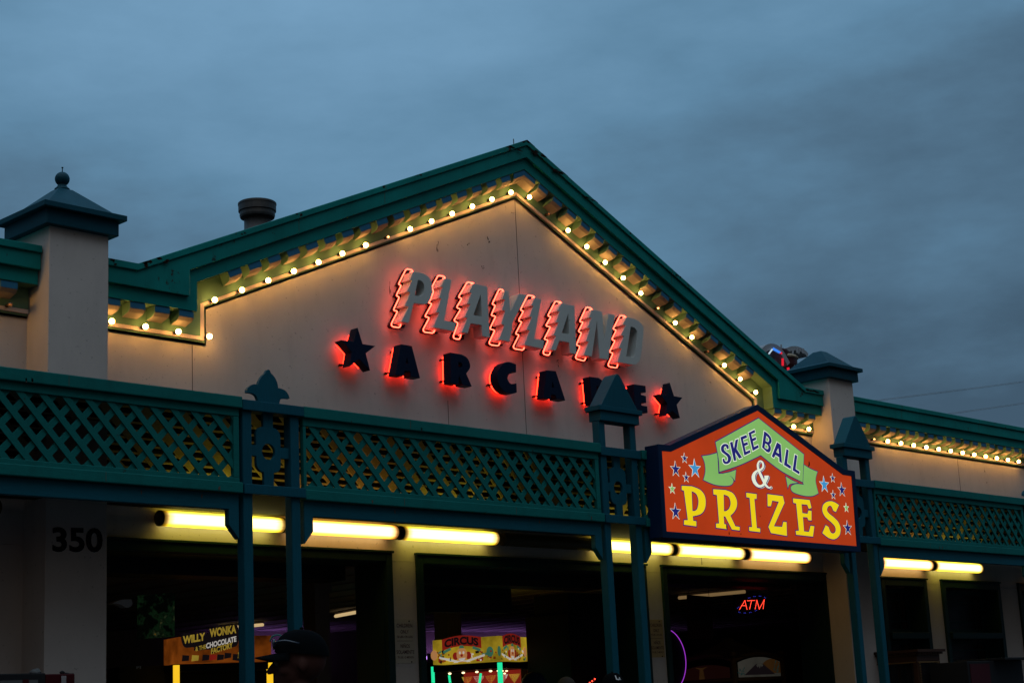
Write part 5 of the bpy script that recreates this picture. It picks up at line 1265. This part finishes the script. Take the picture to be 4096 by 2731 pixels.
# ------------------------------------------------------------------ people
def person(lab, loc, face_az, cap=True, capmat='capcloth', logo=False, shades=False, hgt=1.75):
    """one continuous body (union of tapered limbs, remeshed), head with features; x forward in the local frame"""
    k = hgt / 1.75; t = thing('person', lab, 'person', (loc[0], loc[1], G0), rz=PI / 2 - face_az)
    T0 = Vector(t['_w'])
    mb = MB()
    def lim(a, b, r0, r1, n=10):
        a, b = Vector(a) * k, Vector(b) * k; L = 5
        mb.tube([a + (b - a) * i / L for i in range(L + 1)], [(r0 + (r1 - r0) * i / L) * k for i in range(L + 1)], n)
        mb.ball(a, r0 * k, n, 8); mb.ball(b, r1 * k, n, 8)
    def el(c, sx, sy, sz): mb.ball(Vector(c) * k, 1, 20, 14, sc=(sx * k, sy * k, sz * k))
    # torso
    el((0, 0, 1.00), .105, .155, .13); el((.0, 0, 1.15), .105, .145, .16); el((-.005, 0, 1.30), .115, .170, .15); el((-.01, 0, 1.39), .085, .185, .075)
    lim((-.012, 0, 1.42), (.012, 0, 1.54), .058, .054)
    for s in (-1, 1):
        lim((-.01, s * .185, 1.40), (-.03, s * .235, 1.12), .052, .042); lim((-.03, s * .235, 1.12), (.05, s * .235, .88), .040, .028)
        el((.065, s * .235, .82), .040, .017, .050)
        for i, (dx, ln) in enumerate(((-.028, .055), (-.010, .068), (.008, .074), (.026, .066))):
            lim((.070 + dx, s * .235, .785), (.080 + dx, s * .233, .785 - ln * .55), .0088, .0082, 8); lim((.080 + dx, s * .233, .785 - ln * .55), (.082 + dx, s * .222, .785 - ln), .0082, .007, 8)
        lim((.095, s * .230, .83), (.118, s * .215, .785), .0105, .009, 8)
        lim((0, s * .085, .95), (.02, s * .095, .50), .083, .056); lim((.02, s * .095, .50), (-.01, s * .10, .09), .054, .036); lim((-.03, s * .10, .045), (.15, s * .115, .035), .040, .032)
    # head: skull, face, jaw, nose, lips, brow, ears
    el((-.012, 0, 1.655), .098, .077, .098); el((.030, 0, 1.605), .066, .060, .075); el((.045, 0, 1.560), .045, .042, .034)
    el((.083, 0, 1.658), .022, .050, .014)
    lim((.096, 0, 1.640), (.118, 0, 1.606), .009, .0135, 8); el((.106, .011, 1.603), .010, .008, .007); el((.106, -.011, 1.603), .010, .008, .007)
    el((.091, 0, 1.577), .011, .022, .0055); el((.090, 0, 1.568), .011, .020, .006); el((.082, 0, 1.545), .015, .018, .013)
    for s in (-1, 1):
        el((-.012, s * .078, 1.625), .017, .007, .030); el((.086, s * .031, 1.637), .010, .013, .0075); el((.055, s * .048, 1.607), .026, .016, .022)
    me = bpy.data.meshes.new('b'); me.from_pydata([tuple(v) for v in mb.v], [], mb.f)
    ob = bpy.data.objects.new('b', me); COL.objects.link(ob)
    md = ob.modifiers.new('r', 'REMESH'); md.mode = 'VOXEL'; md.voxel_size = .0068
    sm_ = ob.modifiers.new('s', 'SMOOTH'); sm_.factor = .5; sm_.iterations = 4
    dg = bpy.context.evaluated_depsgraph_get(); dg.update(); m2 = bpy.data.meshes.new_from_object(ob.evaluated_get(dg)); bpy.data.objects.remove(ob)
    m2.name = 'body'; bo = bpy.data.objects.new('body', m2); COL.objects.link(bo); bo.parent = t
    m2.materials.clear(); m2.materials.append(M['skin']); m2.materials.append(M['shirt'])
    for p in m2.polygons:
        c = p.center / k; p.use_smooth = True
        p.material_index = 0 if (c.z > 1.46 or (c.z < .90 and abs(c.y) > .19)) else 1
    def sub(name, mb_, mat, parent=t, **kw):
        mb_.v = [tuple(Vector(v) * k + T0) for v in mb_.v]
        return link(name, mb_, mat, parent, smooth=True, **kw)
    # eyes painted as small balls set in the sockets
    e = MB()
    for s in (-1, 1): e.ball((.087, s * .031, 1.637), .011, 10, 8)
    sub('eye', e, M['eye'])
    if cap:
        c = MB(); n = 28; rows = []
        for i in range(9):
            f_ = i / 8; a = f_ * PI / 2
            rx, ry = .108 * math.cos(a) ** .8 + .0005, .088 * math.cos(a) ** .8 + .0005; z = 1.668 + .098 * math.sin(a)
            tilt = .012
            rows.append([(-.012 + rx * math.cos(2 * PI * j / n), ry * math.sin(2 * PI * j / n), z + tilt * math.cos(2 * PI * j / n) * (1 - f_)) for j in range(n)])
        c.add([v for r_ in rows for v in r_], [(i * n + j, i * n + (j + 1) % n, (i + 1) * n + (j + 1) % n, (i + 1) * n + j) for i in range(8) for j in range(n)] + [tuple(range(8 * n, 9 * n))])
        c.ball((-.012, 0, 1.768), .008, 10, 6)
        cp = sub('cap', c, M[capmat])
        b_ = MB(); m_ = 14; top_, bot = [], []
        for i in range(m_ + 1):
            a = -PI / 2 + PI * i / m_; y = .078 * math.sin(a)
            inn = (-.012 + .104 * math.sqrt(max(0, 1 - (y / .088) ** 2)), y, 1.676); out = (inn[0] + .078 * math.cos(a) ** .7 + .004, y * 1.06, 1.664 - .020 * (abs(y) / .08) ** 2)
            top_.append((inn, out))
        vs = []
        for inn, out in top_: vs += [inn, out, (out[0], out[1], out[2] - .004), (inn[0], inn[1], inn[2] - .004)]
        fs = [(4 * i + j, 4 * i + (j + 1) % 4, 4 * i + 4 + (j + 1) % 4, 4 * i + 4 + j) for i in range(m_) for j in range(4)] + [(0, 1, 2, 3), (4 * m_ + 3, 4 * m_ + 2, 4 * m_ + 1, 4 * m_)]
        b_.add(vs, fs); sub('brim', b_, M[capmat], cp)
        if logo:
            def onf(u, v, w=0):
                y = -.024 + .048 * u; z = 1.690 + .046 * v
                aa = math.asin(min(1, (z - 1.668) / .098)); rx, ry = .108 * math.cos(aa) ** .8, .088 * math.cos(aa) ** .8
                return (-.012 + rx * math.sqrt(max(0, 1 - (y / ry) ** 2)) + .004, y, z + .012 * (1 - aa / (PI / 2)))
            l1 = text_mb('L', lambda u, v, w: onf(.02 + .62 * u, .12 + .88 * v), bold=.02); l2 = text_mb('A', lambda u, v, w: onf(.42 + .56 * u, .0 + .62 * v), bold=.015); l1.add(l2.v, l2.f)
            sub('cap_logo', l1, M['white'], cp)
        if shades:
            g = MB()
            for s in (-1, 1):
                g.ball((.098, s * .036, 1.712), .5, 12, 8, sc=(.016, .052, .040))
                g.tube(round_path([(.098, s * .066, 1.716), (.055, s * .084, 1.722), (.0, s * .094, 1.706)], .02), .004, 8)
            sub('sunglasses', g, M['glassdark'], cp)
            lp = MB().tube([(.085 + .028 * math.cos(a_), -.075 + .010 * math.sin(a_ * .5), 1.726 + .026 * math.sin(a_)) for a_ in [i * PI / 10 for i in range(11)]], .0028, 6)
            sub('sunglasses_strap', lp, M['strap'], cp)
    else:
        hh = MB().ball((-.018, 0, 1.672), 1, 20, 14, sc=(.104, .084, .100)); sub('hair', hh, M['hair'])
    return t
M['eye'] = paint('eye', (.12, .11, .10), .3, .05, 0)
M['glassdark'] = paint('sunglass_lens', (.02, .03, .05), .12, .1, 0, spec=.7)
M['strap'] = paint('teal_strap', (.02, .22, .17), .5, .1, 0)
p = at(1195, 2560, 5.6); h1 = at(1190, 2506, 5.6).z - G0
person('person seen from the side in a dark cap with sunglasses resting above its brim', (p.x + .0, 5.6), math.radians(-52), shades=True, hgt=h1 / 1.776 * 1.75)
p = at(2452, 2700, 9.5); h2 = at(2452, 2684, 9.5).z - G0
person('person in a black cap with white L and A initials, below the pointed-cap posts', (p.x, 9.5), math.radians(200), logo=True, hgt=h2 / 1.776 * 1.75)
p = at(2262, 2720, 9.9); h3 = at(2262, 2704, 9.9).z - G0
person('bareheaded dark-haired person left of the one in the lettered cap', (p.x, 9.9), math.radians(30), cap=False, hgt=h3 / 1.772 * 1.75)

# ------------------------------------------------------------------ light: dusk sky and a faint low sun behind the clouds
W = bpy.data.worlds.new('World'); S.world = W; W.use_nodes = True; nt = W.node_tree
bg = nt.nodes['Background']
sky = N(nt, 'ShaderNodeTexSky', sky_type='NISHITA'); sky.sun_disc = False
SUN_EL, SUN_AZ = math.radians(2.5), math.radians(215)
sky.sun_elevation = SUN_EL; sky.sun_rotation = SUN_AZ; sky.altitude = 10; sky.air_density = 1.5; sky.dust_density = 1.5; sky.ozone_density = 2
tc = N(nt, 'ShaderNodeTexCoord').outputs['Generated']
mp = N(nt, 'ShaderNodeMapping'); mp.inputs['Scale'].default_value = (1, 1, 2.6); nt.links.new(tc, mp.inputs['Vector'])
v = mp.outputs['Vector']
n1 = noise(nt, v, 3.4, 7, .55)
n2 = noise(nt, v, 9.0, 8, .58)
n3 = noise(nt, v, 1.6, 3, .5)
def vm(op, a, b):
    n = N(nt, 'ShaderNodeVectorMath', operation=op); nt.links.new(a, n.inputs[0]); n.inputs[1].default_value = b; return n.outputs['Value']
def mt(op, a, b):
    n = N(nt, 'ShaderNodeMath', operation=op)
    for i, x in enumerate((a, b)):
        if isinstance(x, (int, float)): n.inputs[i].default_value = x
        else: nt.links.new(x, n.inputs[i])
    return n.outputs[0]
bright = Vector(at(2250, 250, 1.0)).normalized()
dot = vm('DOT_PRODUCT', tc, tuple(bright))
g = ramp(nt, dot, [(.90, (0, 0, 0)), (.96, (.40,) * 3), (1.0, (1, 1, 1))])
fac = mt('ADD', mt('MULTIPLY', n1, .68), mt('ADD', mt('MULTIPLY', n2, .24), mt('MULTIPLY', n3, .24)))
fac = mt('ADD', fac, mt('MULTIPLY', g, .20)); sp = N(nt, 'ShaderNodeSeparateXYZ'); nt.links.new(tc, sp.inputs[0])
fac = mt('ADD', fac, mt('MULTIPLY', mt('SUBTRACT', sp.outputs['Z'], .33), .75)); fac = mt('ADD', fac, -.10)
clouds = ramp(nt, fac, [(.34, (.050, .098, .155)), (.49, (.082, .165, .255)), (.64, (.115, .245, .380)), (.92, (.185, .36, .545))])
back = Vector((-.62, -.78, .10)).normalized(); db = vm('DOT_PRODUCT', tc, tuple(back))
bfac = ramp(nt, db, [(-.35, (0, 0, 0)), (.15, (1, 1, 1))])
west = mix(nt, mt('MULTIPLY', n1, .6), (1.08, 1.26, 1.44), (.80, 1.0, 1.22))
west = mix(nt, 1, west, ramp(nt, sp.outputs['Z'], [(.20, (.006,) * 3), (.50, (.08,) * 3), (.92, (1, 1, 1))]), 'MULTIPLY')
col = mix(nt, bfac, clouds, west)
lo = ramp(nt, sp.outputs['Z'], [(0, (.02, .022, .025)), (.05, (1, 1, 1))])
col = mix(nt, 1, col, lo, 'MULTIPLY')
col10 = mix(nt, 1, col, (10, 10, 10), 'MULTIPLY')
fin = mix(nt, .95, sky.outputs['Color'], col10)
nt.links.new(fin, bg.inputs['Color']); bg.inputs['Strength'].default_value = .1
sd = bpy.data.lights.new('sun', 'SUN'); sd.energy = .04; sd.angle = math.radians(25); sd.color = (1, .88, .76)
so = bpy.data.objects.new('sun', sd); COL.objects.link(so)
dv = Vector((math.sin(SUN_AZ) * math.cos(SUN_EL + .25), math.cos(SUN_AZ) * math.cos(SUN_EL + .25), math.sin(SUN_EL + .25)))
so.rotation_euler = dv.to_track_quat('Z', 'Y').to_euler()
S.view_settings.view_transform = 'Standard'; S.view_settings.look = 'None'; S.view_settings.gamma = 1; S.view_settings.exposure = 0; S.view_settings.use_curve_mapping = False
S.render.engine = 'CYCLES'; S.cycles.use_denoising = True; S.cycles.max_bounces = 6; S.cycles.sample_clamp_indirect = 4; S.cycles.caustics_reflective = False; S.cycles.caustics_refractive = False
S.cycles.use_light_tree = True
for o in bpy.data.objects:
    if '_w' in o: del o['_w']
